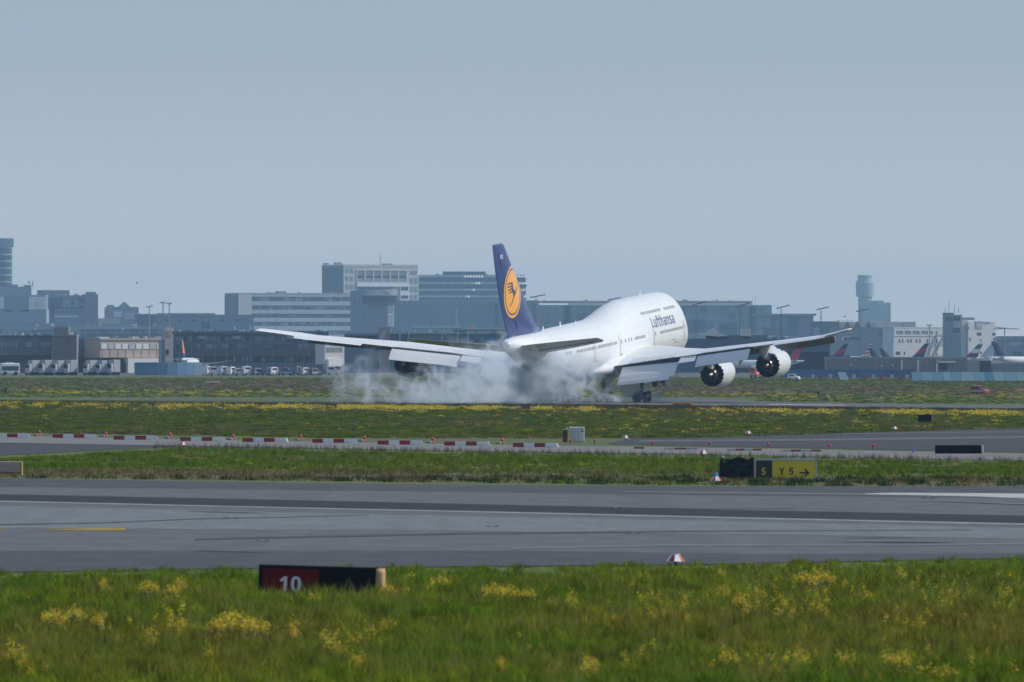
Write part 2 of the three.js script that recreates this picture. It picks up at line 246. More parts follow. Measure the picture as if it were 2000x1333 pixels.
meadow('grass_tufts', 'dark dry weeds along the near edge of the runway', tFar, 5200, S(sow(1000, 1130, 0.053, (u, v) => v > rwNear(u) + 0.6 && v < rwNear(u) + 7), [0.6, 1.1]), () => { const f = rr(0.5, 1.2); return [0.085 * f, 0.072 * f, 0.040 * f]; });
// yellow blossom
function sprigGeo(n, rad, h0, h1, size) {
  const p = [];
  for (let i = 0; i < n; i++) { const a = rr(0, 6.28), r = rad * Math.sqrt(rnd()), c = V(Math.cos(a) * r, rr(h0, h1) * (1 - 0.3 * (r / rad) ** 2), Math.sin(a) * r), t1 = V(rr(-1, 1), rr(-1, 1), rr(-1, 1)).normalize().multiplyScalar(size * rr(0.6, 1.3)), t2 = V(rr(-1, 1), rr(-1, 1), rr(-1, 1)).cross(t1).normalize().multiplyScalar(size * rr(0.6, 1.3)); for (const [k, l] of [[-1, -1], [1, -1], [1, 1], [-1, -1], [1, 1], [-1, 1]]) p.push(c.x + t1.x * k + t2.x * l, c.y + t1.y * k + t2.y * l, c.z + t1.z * k + t2.z * l); }
  const g = new THREE.BufferGeometry(); g.setAttribute('position', new THREE.Float32BufferAttribute(p, 3)); g.computeVertexNormals(); return g;
}
const yellowTint = () => { const f = rr(0.75, 1.15); return [0.68 * f, 0.50 * f * rr(0.9, 1.1), 0.006]; };
const bloomS = sprigGeo(16, 0.075, 0.18, 0.36, 0.0125), bloomM = sprigGeo(16, 0.35, 0.20, 0.42, 0.035);
const FL = [[100, 1205, 26], [145, 1196, 18], [195, 1210, 16], [205, 1137, 8], [340, 1152, 14], [352, 1133, 8], [370, 1165, 26], [330, 1195, 18], [350, 1222, 14], [290, 1240, 10], [570, 1225, 22], [600, 1160, 24], [640, 1250, 18], [672, 1262, 16], [25, 1275, 16], [45, 1298, 12], [715, 1235, 22], [770, 1150, 14], [795, 1120, 10], [850, 1130, 14], [880, 1120, 16], [1115, 1170, 14], [1250, 1120, 8], [1265, 1155, 22], [1285, 1190, 18], [1350, 1165, 20], [1405, 1110, 10], [1410, 1150, 14], [1460, 1175, 30], [1490, 1165, 26], [1530, 1180, 26], [1520, 1125, 26], [1570, 1128, 40], [1610, 1130, 34], [1600, 1180, 20], [1670, 1142, 14], [1695, 1165, 14], [1765, 1130, 26], [1790, 1190, 40], [1840, 1140, 26], [1880, 1160, 26], [1950, 1165, 26], [1975, 1130, 22], [1430, 1290, 24], [1510, 1290, 20], [1560, 1280, 14], [1740, 1300, 34], [1770, 1290, 26], [1660, 1290, 16], [1840, 1320, 26], [1150, 1300, 12], [1240, 1285, 20], [980, 1300, 10], [700, 1290, 10], [750, 1215, 12]];
const nearBloom = () => { const f = FL[Math.floor(rnd() * FL.length)], wild = rnd() < 0.14, v = wild ? rr(1105, 1335) : f[1] + 24 + rr(-0.8, 0.8) * f[2], u = wild ? (rnd() < 0.3 ? rr(0, 1000) : rr(1000, 2000)) : f[0] + (rr(-1, 1) + rr(-1, 1)) * 0.95 * f[2]; if (v < NEAR1(u) + 1 || v > 1345) return null; const q = gp(u, v); return { x: q.x, z: q.z, s: rr(0.5, 1.2) * lerp(0.35, 1, sstep(0, 45, v - NEAR1(u))) }; };
const bm = new THREE.MeshPhysicalMaterial({ roughness: 0.9, transmission: 0.35, thickness: 0, side: THREE.DoubleSide });
meadow('yellow_blossoms', 'scattered yellow wild flowers in the foreground meadow', bloomS, 1150, nearBloom, yellowTint, bm);
meadow('yellow_blossoms', 'few yellow flowers in the grass strip beyond the taxiway', bloomM, 60, S(sow(450, 600, 0.053, (u, v, x, d) => inVerge(u, v) && v < 925 && n2(x / 2, d / 10) > 0.5), [0.3, 0.6]), yellowTint, bm);
meadow('yellow_blossoms', 'long yellow band of flowers beside the runway verge', bloomM, 1050, S(sow(900, 1130, 0.053, (u, v, x, d) => { const c = lerp(793, 799, clamp(u / 900, 0, 1)) + (u > 1100 ? (u - 1100) * 0.011 : 0); const e = (v - c) / 5.5, k = Math.exp(-e * e) * (u < 380 ? 0.5 : u > 1250 && u < 1500 ? 0.35 : 1) * (0.15 + 0.85 * sstep(-0.3, 0.5, n2(x / 5, 7.7))); return v > rwNear(u) + 8 && rnd() < k; }), [0.8, 1.4]), yellowTint, bm);
meadow('yellow_blossoms', 'loose yellow flower patches in the meadow behind the service road', bloomM, 150, S(sow(720, 1060, 0.053, (u, v, x, d) => v < farEdge(u) - 6 && v > rwNear(u) + 10 && n2(x / 5 + 3, d / 22) > (u > 820 ? 0.42 : 0.74)), [0.5, 1.0]), yellowTint, bm);
meadow('yellow_blossoms', 'pale yellow flower bands beyond the runway', bloomM, 360, S(sow(1180, 1750, 0.053, (u, v, x, d) => { const c = 769 + u * 0.006, e = (v - c) / 5; return v < (u < 1480 ? 777 : 786) && rnd() < Math.exp(-e * e) * sstep(-0.35, 0.4, n2(x / 9, d / 60)); }), [0.8, 1.4]), yellowTint, bm);

// more seams, sealed cracks and worn patches of the tarmac
for (let i = 0; i < 6; i++) { const u = rr(-100, 1900), v = lerp(958, 1090, rnd()), w = rr(60, 420), sl = rr(-0.012, 0.03), h = rr(0.7, 2.4); sheet('worn_patch', [T.shoulder, T.light, T.mid][i % 3], [[u, v], [u + w * 0.5, v + sl * w * 0.5 - h * 0.4], [u + w, v + sl * w]], [[u, v + 0.4], [u + w * 0.5, v + sl * w * 0.5 + h * 0.6], [u + w, v + sl * w + 0.4]], 0.040 + i * 0.0006, taxiway); }
for (const [u, v] of [[950, 1030], [1190, 994], [1802, 974], [440, 1014], [1225, 1044], [500, 1059]]) { for (let j = 0; j < 3; j++) sheet('scuff_mark', j % 2 ? T.faint : T.tyre, [[u + j * 9, v], [u + j * 9 + 6, v]], [[u + j * 9, v + 1.1], [u + j * 9 + 6, v + 1.1]], 0.055, taxiway); }
// ---------------------------------------------------------------- the landing jumbo jet
const PITCH = 3.6 * Math.PI / 180, HEADING = 16 * Math.PI / 180, S0 = 38.1;     // stations s run aft from the nose; local x = S0 - s (forward), y up, z right
const jet = thing('jumbo_jet', 'white four engined jumbo jet touching down in tyre smoke', 'airplane');
{
  const d = FOCAL / 17.28; jet.position.set((1155 - 1000) / 17.28, 0.02, -d);
  jet.rotation.order = 'YZX'; jet.rotation.y = Math.PI / 2 - HEADING; jet.rotation.z = PITCH;
}
const L = (s, y, z) => V(S0 - s, y, z);
const PAINT = { clearcoat: 0.5, clearcoatRoughness: 0.25 };
const mWhite = M(0.72, 0.72, 0.73, 0.42, PAINT), mGrey = M(0.50, 0.52, 0.55, 0.5), mDark = M(0.035, 0.038, 0.045, 0.8), mWing = M(0.70, 0.70, 0.71, 0.45, { clearcoat: 0.2, clearcoatRoughness: 0.3 }), mFlap = M(0.57, 0.58, 0.61, 0.55), mSteel = M(0.55, 0.54, 0.52, 0.28, { metal: 0.9 }), mTyre = M(0.022, 0.022, 0.024, 0.9), mGear = M(0.22, 0.23, 0.25, 0.55), mKruegerShaded = M(0.24, 0.22, 0.20, 0.6), mGlass = M(0.03, 0.035, 0.045, 0.15), mPane = M(0.12, 0.125, 0.14, 0.25);
const fW = table([[0, 0.04], [0.5, 0.75], [1.5, 1.35], [3, 1.98], [5, 2.52], [7.5, 2.98], [10, 3.2], [13, 3.28], [48, 3.28], [53, 3.1], [58, 2.7], [62, 2.2], [66, 1.65], [70, 1.05], [72, 0.66], [72.8, 0.40]]);
const fTop = table([[0, 5.0], [0.5, 5.9], [1.5, 6.85], [3, 8.1], [4.5, 9.3], [6, 10.2], [8, 10.72], [11, 10.9], [26, 10.9], [29, 10.65], [32, 10.15], [35, 9.7], [38, 9.45], [42, 9.4], [60, 9.4], [66, 9.42], [70, 9.4], [72, 9.25], [72.8, 9.0]]);
const fBot = table([[0, 4.9], [0.5, 4.2], [1.5, 3.7], [3, 3.3], [5, 3.0], [8, 2.85], [47, 2.85], [51, 3.05], [55, 3.6], [60, 4.65], [64, 5.65], [68, 6.75], [71, 7.6], [72, 7.9], [72.8, 8.25]]);
const fMid = table([[0, 4.95], [3, 5.5], [8, 6.05], [12, 6.12], [48, 6.12], [54, 6.3], [60, 6.95], [66, 7.85], [70, 8.35], [72.8, 8.62]]);
const fus = (s, a, off = 0) => { const w = fW(s) + off, c = fMid(s), y = Math.sin(a); return L(s, c + y * ((y >= 0 ? fTop(s) - c : c - fBot(s)) + off), Math.cos(a) * w); };
const fusY = (s, y, off = 0) => { const c = fMid(s), k = clamp((y - c) / (y >= c ? fTop(s) - c : c - fBot(s)), -1, 1); return fus(s, Math.asin(k), off); };
const yAng = (s, y) => { const c = fMid(s); return Math.asin(clamp((y - c) / (y >= c ? fTop(s) - c : c - fBot(s)), -1, 1)); };
// livery print of the fuselage: white, pale belly, lettering
const BLUE = '#172a68';
function fuselagePrint() {
  const W = 2048, Hh = 1024, cv = document.createElement('canvas'); cv.width = W; cv.height = Hh; const c = cv.getContext('2d');
  c.fillStyle = '#dfe0e2'; c.fillRect(0, 0, W, Hh);
  const px = (s) => s / 73 * W, py = (a) => Hh - ((a / (2 * Math.PI)) % 1) * Hh;
  c.fillStyle = '#bfc3c9'; c.fillRect(0, py(2 * Math.PI - 0.62), W, py(Math.PI + 0.62) - py(2 * Math.PI - 0.62));
  c.textBaseline = 'alphabetic'; c.fillStyle = BLUE;
  const write = (str, s0, s1, a0, a1, size, fnt) => {                                  // right side: letters run from aft to nose; left side: from nose to aft
    c.font = fnt.replace('SZ', size); const w = c.measureText(str).width, cap = size * 0.73;
    c.save(); c.translate(px(s1), py(a0)); c.scale(-(px(s1) - px(s0)) / w, (py(a0) - py(a1)) / cap); c.fillText(str, 0, 0); c.restore();
    c.save(); c.translate(px(s0), py(Math.PI - a0)); c.scale((px(s1) - px(s0)) / w, -(py(a0) - py(a1)) / cap); c.fillText(str, 0, 0); c.restore();
  };
  write('Lufthansa', 12.6, 22.9, 0.285, 0.575, 100, 'bold SZpx sans-serif');
  c.fillStyle = '#7d879e'; write('D-ABYO', 55.0, 60.6, -0.36, -0.17, 60, 'bold SZpx sans-serif');
  // fine panel seams and grime of the skin
  c.strokeStyle = 'rgba(110,114,122,0.45)'; c.lineWidth = 1;
  for (const s of [8, 13.5, 19, 24.5, 30, 36, 42, 48, 54, 60, 65.5]) { c.beginPath(); c.moveTo(px(s), 0); c.lineTo(px(s), Hh); c.stroke(); }
  c.strokeStyle = 'rgba(110,114,122,0.28)'; for (const a of [0.02, 0.5, 0.95, 1.35, -0.3]) for (const b of [a, Math.PI - a]) { c.beginPath(); c.moveTo(px(3), py((b + 2 * Math.PI) % (2 * Math.PI))); c.lineTo(px(71), py((b + 2 * Math.PI) % (2 * Math.PI))); c.stroke(); }
  for (let i = 0; i < 900; i++) { c.fillStyle = `rgba(100,98,94,${rr(0.02, 0.075)})`; c.fillRect(rr(0, W), rr(0, Hh), rr(6, 60), rr(1, 4)); }
  const t = new THREE.CanvasTexture(cv); t.colorSpace = THREE.SRGBColorSpace; t.wrapT = THREE.RepeatWrapping; return t;
}
{
  const st = []; for (let i = 0; i <= 12; i++) st.push(8 * (i / 12) ** 1.7); for (let s = 9; s < 40; s += 1) st.push(s); for (let s = 40; s < 72; s += 1.25) st.push(s); st.push(72, 72.5, 72.8);
  const N = 56, rings = st.map((s) => Array.from({ length: N }, (_, j) => fus(s, j / N * 2 * Math.PI)));
  const mat = new THREE.MeshPhysicalMaterial({ map: fuselagePrint(), roughness: 0.42, clearcoat: 0.5, clearcoatRoughness: 0.25, side: THREE.DoubleSide });
  const body = part(jet, 'fuselage', skin(rings, { capA: true, capB: true, uvOf: (i, j) => [st[i] / 73, j / N] }), mat);
  part(body, 'exhaust_pipe', new THREE.CylinderGeometry(0.26, 0.30, 0.5, 16).rotateZ(Math.PI / 2).translate(S0 - 72.95, 8.62, 0), mSteel);
  // cabin windows: single panes are about two pixels, joined row by row
  const panes = (list, y, h = 0.40, w = 0.28) => list.flatMap((s) => [1, -1].map((sd) => { const q = [[s - w / 2, y - h / 2], [s + w / 2, y - h / 2], [s + w / 2, y + h / 2], [s - w / 2, y + h / 2]].map(([a, b]) => { const v = fusY(a, b, 0.012); v.z *= sd; return v; }); return q; }));
  const run = (a, b, step = 0.51) => { const o = []; for (let s = a; s <= b; s += step) o.push(s); return o; };
  for (const [a, b] of [[9.5, 20.2], [26.6, 30.8], [38.6, 46.6], [48.2, 54.6], [56.4, 58.2]]) part(body, 'window_row', quadsGeo(panes(run(a, b), 6.78, 0.33, 0.24)), mPane).userData.kind = 'stuff';
  part(body, 'window_row', quadsGeo(panes([32.2, 33.4, 34.8], 6.78)), mPane).userData.kind = 'stuff';
  for (const [a, b] of [[10.6, 15.4], [17.0, 25.2]]) part(body, 'window_row', quadsGeo(panes(run(a, b), 9.25, 0.30, 0.22)), mPane).userData.kind = 'stuff';
  // cockpit glazing
  const cw = []; for (const sd of [1, -1]) for (const [a, b] of [[0.42, 0.85], [0.9, 1.3]]) cw.push([fus(5.1, sd > 0 ? 1.0 - a * 0.55 : Math.PI - 1.0 + a * 0.55, 0.02), fus(5.1, sd > 0 ? 1.0 - b * 0.55 + 0.75 : Math.PI - 1.75 + b * 0.55, 0.02), fus(6.0, sd > 0 ? 1.75 - b * 0.55 : Math.PI - 1.75 + b * 0.55, 0.02), fus(6.0, sd > 0 ? 1.0 - a * 0.55 : Math.PI - 1.0 + a * 0.55, 0.02)]);
  cw.forEach((q) => part(body, 'cockpit_window', quadsGeo([q]), mGlass));
  // doors: panel a little proud of its darker frame, with a small pane and a sill mark
  for (const s of [8.2, 22.0, 36.6, 47.4, 62.0]) for (const sd of [1, -1]) {
    const patch = (s0, s1, y0, y1, off) => { const q = []; for (let i = 0; i < 5; i++) { const a = lerp(y0, y1, i / 5), b = lerp(y0, y1, (i + 1) / 5); q.push([fusY(s0, a, off), fusY(s1, a, off), fusY(s1, b, off), fusY(s0, b, off)].map((v) => { v.z *= sd; return v; })); } return quadsGeo(q); };
    const dy = s > 58 ? 0.55 : -0.1, door = part(body, 'cabin_door', patch(s - 0.56, s + 0.56, 5.55 + dy, 7.55 + dy, 0.035), mWhite);
    part(door, 'door_frame', patch(s - 0.66, s + 0.66, 5.45 + dy, 7.64 + dy, 0.012), M(0.62, 0.63, 0.65, 0.5));
    part(door, 'door_pane', patch(s - 0.12, s + 0.12, 6.7 + dy, 7.1 + dy, 0.045), mGlass);
    part(door, 'door_sill', patch(s - 0.5, s + 0.5, 5.36 + dy, 5.44 + dy, 0.05), M(0.12, 0.12, 0.13, 0.6));
  }
  // cargo hatch lines, aerials on the crown, small service marks
  for (const [s, y] of [[44.5, 4.6], [16.5, 4.8], [55.8, 5.2], [14, 5.6], [12.6, 5.25]]) part(body, 'service_hatch', quadsGeo([[fusY(s - 0.9, y, 0.015), fusY(s + 0.9, y, 0.015), fusY(s + 0.9, y + 0.09, 0.015), fusY(s - 0.9, y + 0.09, 0.015)]]), M(0.3, 0.3, 0.32, 0.6));
  for (const [s, h] of [[16.5, 0.55], [22, 0.15], [44, 0.2], [50.5, 0.55], [57.5, 0.4]]) part(body, 'blade_aerial', new THREE.ExtrudeGeometry(new THREE.Shape([new THREE.Vector2(-0.28, -0.1), new THREE.Vector2(0.28, -0.1), new THREE.Vector2(-0.02, h), new THREE.Vector2(-0.22, h)]), { depth: 0.05, bevelEnabled: false }).translate(S0 - s, fTop(s), -0.025), mWhite);
  // wing to body fairing
  const fr = []; for (let i = 0; i <= 18; i++) { const t = i / 18, s = lerp(18.5, 47, t), k = Math.sin(Math.PI * Math.pow(t, 0.9)) ** 0.55; fr.push(Array.from({ length: 24 }, (_, j) => { const a = j / 24 * 2 * Math.PI; return L(s, 4.0 + Math.sin(a) * (0.3 + (Math.sin(a) > 0 ? 1.5 : 1.4) * k), Math.cos(a) * (2.2 + 1.95 * k)); })); }
  part(jet, 'belly_fairing', skin(fr, { capA: true, capB: true }), mWhite);
}
// fin
function foil(le, te, th, n = 9, dir = V(0, 0, 1)) {            // ring of an aerofoil between leading and trailing edge points
  const up = [], lo = [];
  for (let i = 0; i <= n; i++) { const c = (1 - Math.cos(Math.PI * i / n)) / 2, t = th * 5 * (0.2969 * Math.sqrt(c) - 0.126 * c - 0.3516 * c * c + 0.2843 * c ** 3 - 0.1015 * c ** 4), q = le.clone().lerp(te, c); up.push(q.clone().addScaledVector(dir, t)); if (i > 0 && i < n) lo.push(q.clone().addScaledVector(dir, -t)); }
  return [...up, ...lo.reverse()];
}
function finPrint() {
  // u along the station (60..77), v up (9..20.3)
  const W = 1024, Hh = 680, cv = document.createElement('canvas'); cv.width = W; cv.height = Hh; const c = cv.getContext('2d'), X = (s) => (s - 58) / 20 * W, Y = (y) => Hh - (y - 8.6) / 11.8 * Hh;
  c.fillStyle = '#0e2f6c'; c.fillRect(0, 0, W, Hh);
  const cx = 70.7, cy = 14.4, R = 2.9, k = W / 20, ky = Hh / 11.8;
  const disc = (r, col) => { c.fillStyle = col; c.beginPath(); c.ellipse(X(cx), Y(cy), r * k, r * ky, 0, 0, 7); c.fill(); };
  disc(R, '#efa62f'); disc(R * 0.90, '#0e2f6c'); disc(R * 0.835, '#efa62f');
  // the flying crane: q(f, h) with f forward (toward the nose) and h up in units of R
  const q = (f, h) => [X(cx - f * R * 0.88), Y(cy + h * R * 0.88)]; c.strokeStyle = '#1b2552'; c.fillStyle = '#1b2552'; c.lineCap = 'round'; c.lineJoin = 'round';
  const poly = (...p) => { c.beginPath(); p.forEach(([f, h], i) => { const [x, y] = q(f, h); i ? c.lineTo(x, y) : c.moveTo(x, y); }); c.closePath(); c.fill(); };
  const stroke = (w, ...p) => { c.lineWidth = w * R * k * 0.8; c.beginPath(); p.forEach(([f, h], i) => { const [x, y] = q(f, h); i ? c.lineTo(x, y) : c.moveTo(x, y); }); c.stroke(); };
  stroke(0.05, [0.92, 0.42], [0.55, 0.14]); stroke(0.09, [0.62, 0.18], [0.28, -0.06], [0.10, -0.22]); stroke(0.13, [0.32, -0.04], [0.08, -0.24]); stroke(0.10, [0.10, -0.22], [-0.12, -0.46]); stroke(0.07, [-0.12, -0.46], [-0.36, -0.60]);
  poly([0.30, 0.0], [0.02, 0.14], [-0.06, 0.42], [-0.24, 0.40], [-0.20, 0.10], [0.10, -0.22]);
  for (const [a, b, d, e] of [[-0.74, 0.36, -0.14, 0.40], [-0.68, 0.22, -0.14, 0.27], [-0.60, 0.09, -0.12, 0.15], [-0.48, -0.03, -0.08, 0.03]]) stroke(0.075, [a, b], [d, e]);
  c.fillStyle = '#d5d8e2'; c.font = 'bold 40px sans-serif'; const w = c.measureText('YO').width;
  c.save(); c.translate(X(74.5) + w / 2, Y(18.2)); c.scale(-1, 1); c.fillText('YO', 0, 0); c.restore();
  const t = new THREE.CanvasTexture(cv); t.colorSpace = THREE.SRGBColorSpace; return t;
}
{
  const rows = [[8.6, 56.0, 71.6, 0.05], [9.3, 57.8, 71.8, 0.055], [9.8, 59.6, 72.0, 0.07], [10.6, 61.8, 72.9, 0.09], [11.6, 63.2, 73.6, 0.1], [14.0, 66.1, 75.0, 0.1], [17.0, 69.8, 76.4, 0.1], [19.7, 73.0, 77.3, 0.1], [19.85, 73.4, 77.3, 0.06], [19.9, 73.8, 77.1, 0.02]];
  const rings = rows.map(([y, a, b, t]) => foil(L(a, y, 0), L(b, y, 0), (b - a) * t));
  const g = skin(rings, { capB: true }), p = g.attributes.position, uv = g.attributes.uv;
  for (let i = 0; i < p.count; i++) uv.setXY(i, (S0 - p.getX(i) - 58) / 20, (p.getY(i) - 8.6) / 11.8);
  const fin = part(jet, 'fin', g, new THREE.MeshPhysicalMaterial({ map: finPrint(), roughness: 0.4, clearcoat: 0.6, clearcoatRoughness: 0.2, side: THREE.DoubleSide }));
  // rudder joints
  const seam = (y0, y1) => { const at = (y) => { const i = rows.findIndex((r) => r[0] >= y), a = rows[i - 1], b = rows[i], t = (y - a[0]) / (b[0] - a[0]); return [lerp(a[1], b[1], t), lerp(a[2], b[2], t)]; }; const [a0, b0] = at(y0), [a1, b1] = at(y1); return rod(L(lerp(a0, b0, 0.70), y0, (b0 - a0) * 0.032), L(lerp(a1, b1, 0.70), y1, (b1 - a1) * 0.032), 0.03); };
  part(fin, 'rudder_joint', seam(10.2, 11.4), M(0.02, 0.03, 0.09, 0.6)); part(fin, 'rudder_joint', seam(17.4, 18.8), M(0.02, 0.03, 0.09, 0.6));
}
// tailplanes, trimmed nose down
for (const sd of [1, -1]) {
  const rows = [[1.2, 61.5, 71.0, 7.25, 8.45, 0.085], [3.0, 63.4, 71.9, 7.55, 8.7, 0.08], [7.0, 67.4, 73.5, 8.25, 9.15, 0.08], [10.6, 71.0, 75.0, 8.95, 9.55, 0.075], [11.1, 72.4, 75.1, 9.2, 9.6, 0.03]];
  const st = part(jet, 'tailplane', skin(rows.map(([z, a, b, ya, yb, t]) => foil(L(a, ya, z * sd), L(b, yb, z * sd), (b - a) * t, 9, V(0, 1, 0))), { capA: true, capB: true }), mWing);
  part(st, 'elevator_joint', [rod(L(69.6, 7.86, 3.0 * sd), L(73.9, 9.1, 10.4 * sd), 0.045)], mDark);
}
// wings
const wTEs = table([[0, 40.6], [3.3, 41.0], [12, 42.3], [20, 46.0], [31, 51.6], [34.2, 55.4]]), wLEs = (z) => z < 31 ? 23 + (z - 3.3) * 0.885 : 47.5 + (z - 31) * 1.65;
const wTEy = (z) => 4.30 + 0.147 * (z - 3.9) + 0.55 * sstep(29, 36, z), wInc = table([[0, 0.05], [5, 0.045], [9, 0.012], [12, -0.012], [25, -0.012], [34.2, 0.0]]);
const wPt = (z, c, up = 0, sd = 1) => { const a = wLEs(z), b = wTEs(z); return L(lerp(a, b, c), wTEy(z) + (b - a) * (1 - c) * wInc(z) + up, z * sd); };
for (const sd of [1, -1]) {
  const zs = [1.5, 3.3, 6, 9, 12, 15, 18, 21, 24, 27, 29.5, 31, 32.3, 33.4, 34.2];
  const rings = zs.map((z) => { const c = wTEs(z) - wLEs(z), th = z < 12 ? lerp(0.115, 0.085, z / 12) : z < 31 ? 0.08 : 0.10; return foil(wPt(z, 0, 0, sd), wPt(z, 1, 0, sd), c * th * 0.85, 12, V(0, 1, 0)); });
  const wing = part(jet, 'wing', skin(rings, { capA: true, capB: true }), mWing);
  // leading edge flaps hanging below the nose of the wing, panel by panel; shade browned into their colour
  const kr = [[6.5, 9.6], [13.4, 16.48], [16.52, 19.6], [22.6, 25.28], [25.32, 27.98], [28.02, 30.7]];
  for (const [a, b] of kr) { const P = (z, k, dy) => { const q = wPt(z, 0, 0, sd); return q.add(V(0.55 + k * 0.5, dy, 0)); }; part(wing, 'leading_edge_flap', skin([a, b].map((z) => [P(z, -0.9, -0.15), P(z, 0.4, -0.55), P(z, 0.2, -1.05), P(z, 0.0, -1.0), P(z, 0.1, -0.6), P(z, -0.9, -0.35)]), { capA: true, capB: true }), mKruegerShaded); }
  // trailing edge flaps: two slotted panels inboard, one outboard, below a dark fill standing for the shaded gap
  const flap = (name, z0, z1, aft, drop, len, ang, th, mat, more = 0) => {
    const ring = (z) => { const t = wPt(z, 1, 0, sd), a = t.clone().add(V(-aft, -drop - more * (z - z0), 0)), b = a.clone().add(V(-len * Math.cos(ang), -len * Math.sin(ang), 0)); return foil(a, b, th * len, 7, V(-Math.sin(ang), Math.cos(ang), 0)); };
    const n = 6, rings = []; for (let i = 0; i <= n; i++) rings.push(ring(lerp(z0, z1, i / n))); return part(wing, name, skin(rings, { capA: true, capB: true }), mat);
  };
  const cove = (z0, z1, h) => { const r = (z) => { const t = wPt(z, 1, 0, sd); return [t.clone().add(V(0.9, -0.05, 0)), t.clone().add(V(-0.02, -0.06, 0)), t.clone().add(V(0.10, -h, 0)), t.clone().add(V(0.9, -h, 0))]; }; part(wing, 'cove_shade', skin([z0, (z0 + z1) / 2, z1].map(r), { capA: true, capB: true }), mDark); };
  cove(4.6, 11.5, 0.62); cove(13.8, 21.0, 0.40);
  flap('fore_flap', 4.6, 11.4, -0.2, 0.20, 1.6, 0.56, 0.13, mFlap, 0.048); flap('main_flap', 4.6, 11.4, 1.10, 0.98, 1.15, 0.66, 0.10, mFlap, 0.048); flap('aft_flap', 4.6, 10.8, 1.97, 1.64, 0.72, 0.78, 0.09, mFlap, 0.03);
  flap('outboard_flap', 13.9, 20.9, -0.05, 0.20, 2.0, 0.62, 0.13, mFlap);
  flap('inboard_aileron', 11.65, 13.7, -0.5, 0.02, 1.9, 0.36, 0.1, mWing); flap('outboard_aileron', 24, 30.8, -0.1, 0.02, 0.85, 0.16, 0.1, mWing);
  // spoiler panels on the upper skin
  for (const [a, b] of [[5.2, 7.0], [7.1, 8.9], [9.0, 10.8], [14.2, 16.3], [16.4, 18.5], [18.6, 20.6]]) part(wing, 'spoiler', skin([a, b].map((z) => { const p0 = wPt(z, z < 12 ? 0.86 : 0.80, 0, sd), p1 = wPt(z, 0.985, 0, sd), th = (wTEs(z) - wLEs(z)) * (z < 12 ? 0.024 : 0.028); return [p0.clone().add(V(0, th + 0.012, 0)), p1.clone().add(V(0, 0.075, 0)), p1.clone().add(V(0, 0.03, 0)), p0.clone().add(V(0, th - 0.05, 0))]; }), { capA: true, capB: true }), M(0.60, 0.61, 0.64, 0.5));
  // flap track fairings
  for (const [z, len] of [[14.6, 4.4], [19.6, 4.0]]) { const r = []; for (let i = 0; i <= 10; i++) { const t = i / 10, k = Math.sin(Math.PI * (0.04 + 0.94 * t)) ** 0.7, c = wPt(z, 1, 0, sd); const x = lerp(3.2, 3.2 - len, t), y = -0.55 - Math.max(0, t - 0.5) * 2.6; r.push(Array.from({ length: 10 }, (_, j) => { const a = j / 10 * 6.283; return c.clone().add(V(x, y + Math.sin(a) * 0.5 * k, Math.cos(a) * 0.27 * k)); })); } part(wing, 'flap_track_fairing', skin(r, { capA: true, capB: true }), mGrey); }
  // navigation light at the tip, static discharge rods
  part(wing, 'wing_tip_light', new THREE.SphereGeometry(0.09, 8, 6).translate(...wPt(34.0, 0.4, 0.03, sd).toArray()), M(0.6, 0.6, 0.6, 0.2));
  // engines
  for (const [z, sx, cy] of [[12.3, 30.8, 2.7], [21.2, 39.9, 4.35]]) {
    const e = new THREE.Group(); e.name = 'engine'; jet.add(e); e.position.copy(L(sx, cy, z * sd));
    const lathe = (pts, n = 48) => new THREE.LatheGeometry(pts.map(([x, r]) => new THREE.Vector2(r, x)), n).rotateZ(-Math.PI / 2);   // axis to +x (forward)
    part(e, 'nacelle', lathe([[0.05, 1.40], [0.6, 1.50], [1.6, 1.62], [2.8, 1.66], [3.9, 1.60], [4.5, 1.50], [4.72, 1.40], [4.6, 1.30], [4.0, 1.28], [3.0, 1.34]]), M(0.64, 0.65, 0.67, 0.4, PAINT));
    part(e, 'inlet_lip', lathe([[4.36, 1.545], [4.62, 1.49], [4.78, 1.40], [4.66, 1.315], [4.4, 1.285]]), mSteel);
    // saw tooth nozzle edge
    const q = [], T18 = 18; for (let k = 0; k < T18; k++) for (let m = 0; m < 6; m++) { const a0 = (k + m / 6) / T18 * 6.2832, a1 = (k + (m + 1) / 6) / T18 * 6.2832, ext = (t) => -0.46 * (0.5 - 0.5 * Math.cos(t * 6.2832)) + 0.0, P = (a, x, r) => V(x, Math.sin(a) * r, Math.cos(a) * r); q.push([P(a0, 0.08, 1.405), P(a1, 0.08, 1.405), P(a1, ext((m + 1) / 6), 1.375), P(a0, ext(m / 6), 1.375)]); }
    part(e, 'chevron_ring', quadsGeo(q), M(0.64, 0.65, 0.67, 0.4, PAINT));
    part(e, 'fan_duct', lathe([[-0.0, 1.345], [0.9, 1.36], [2.4, 1.30], [3.0, 1.34], [3.02, 0.25]]), M(0.22, 0.22, 0.23, 0.6));
    part(e, 'core_cowl', lathe([[2.6, 0.98], [1.2, 0.96], [0.2, 0.82], [-0.7, 0.62], [-0.72, 0.57], [0.2, 0.52]]), mSteel);
    part(e, 'exhaust_plug', lathe([[0.2, 0.44], [-0.5, 0.40], [-1.3, 0.16], [-1.42, 0.0]], 24), M(0.30, 0.28, 0.26, 0.4, { metal: 0.8 }));
    part(e, 'fan', Array.from({ length: 18 }, (_, k) => new THREE.BoxGeometry(0.03, 1.0, 0.26).translate(0, 0.78, 0).rotateY(0.6).rotateX(k / 18 * 6.2832).translate(3.6, 0, 0)).concat([new THREE.ConeGeometry(0.34, 0.7, 16).rotateZ(-Math.PI / 2).translate(3.9, 0, 0)]), mDark);
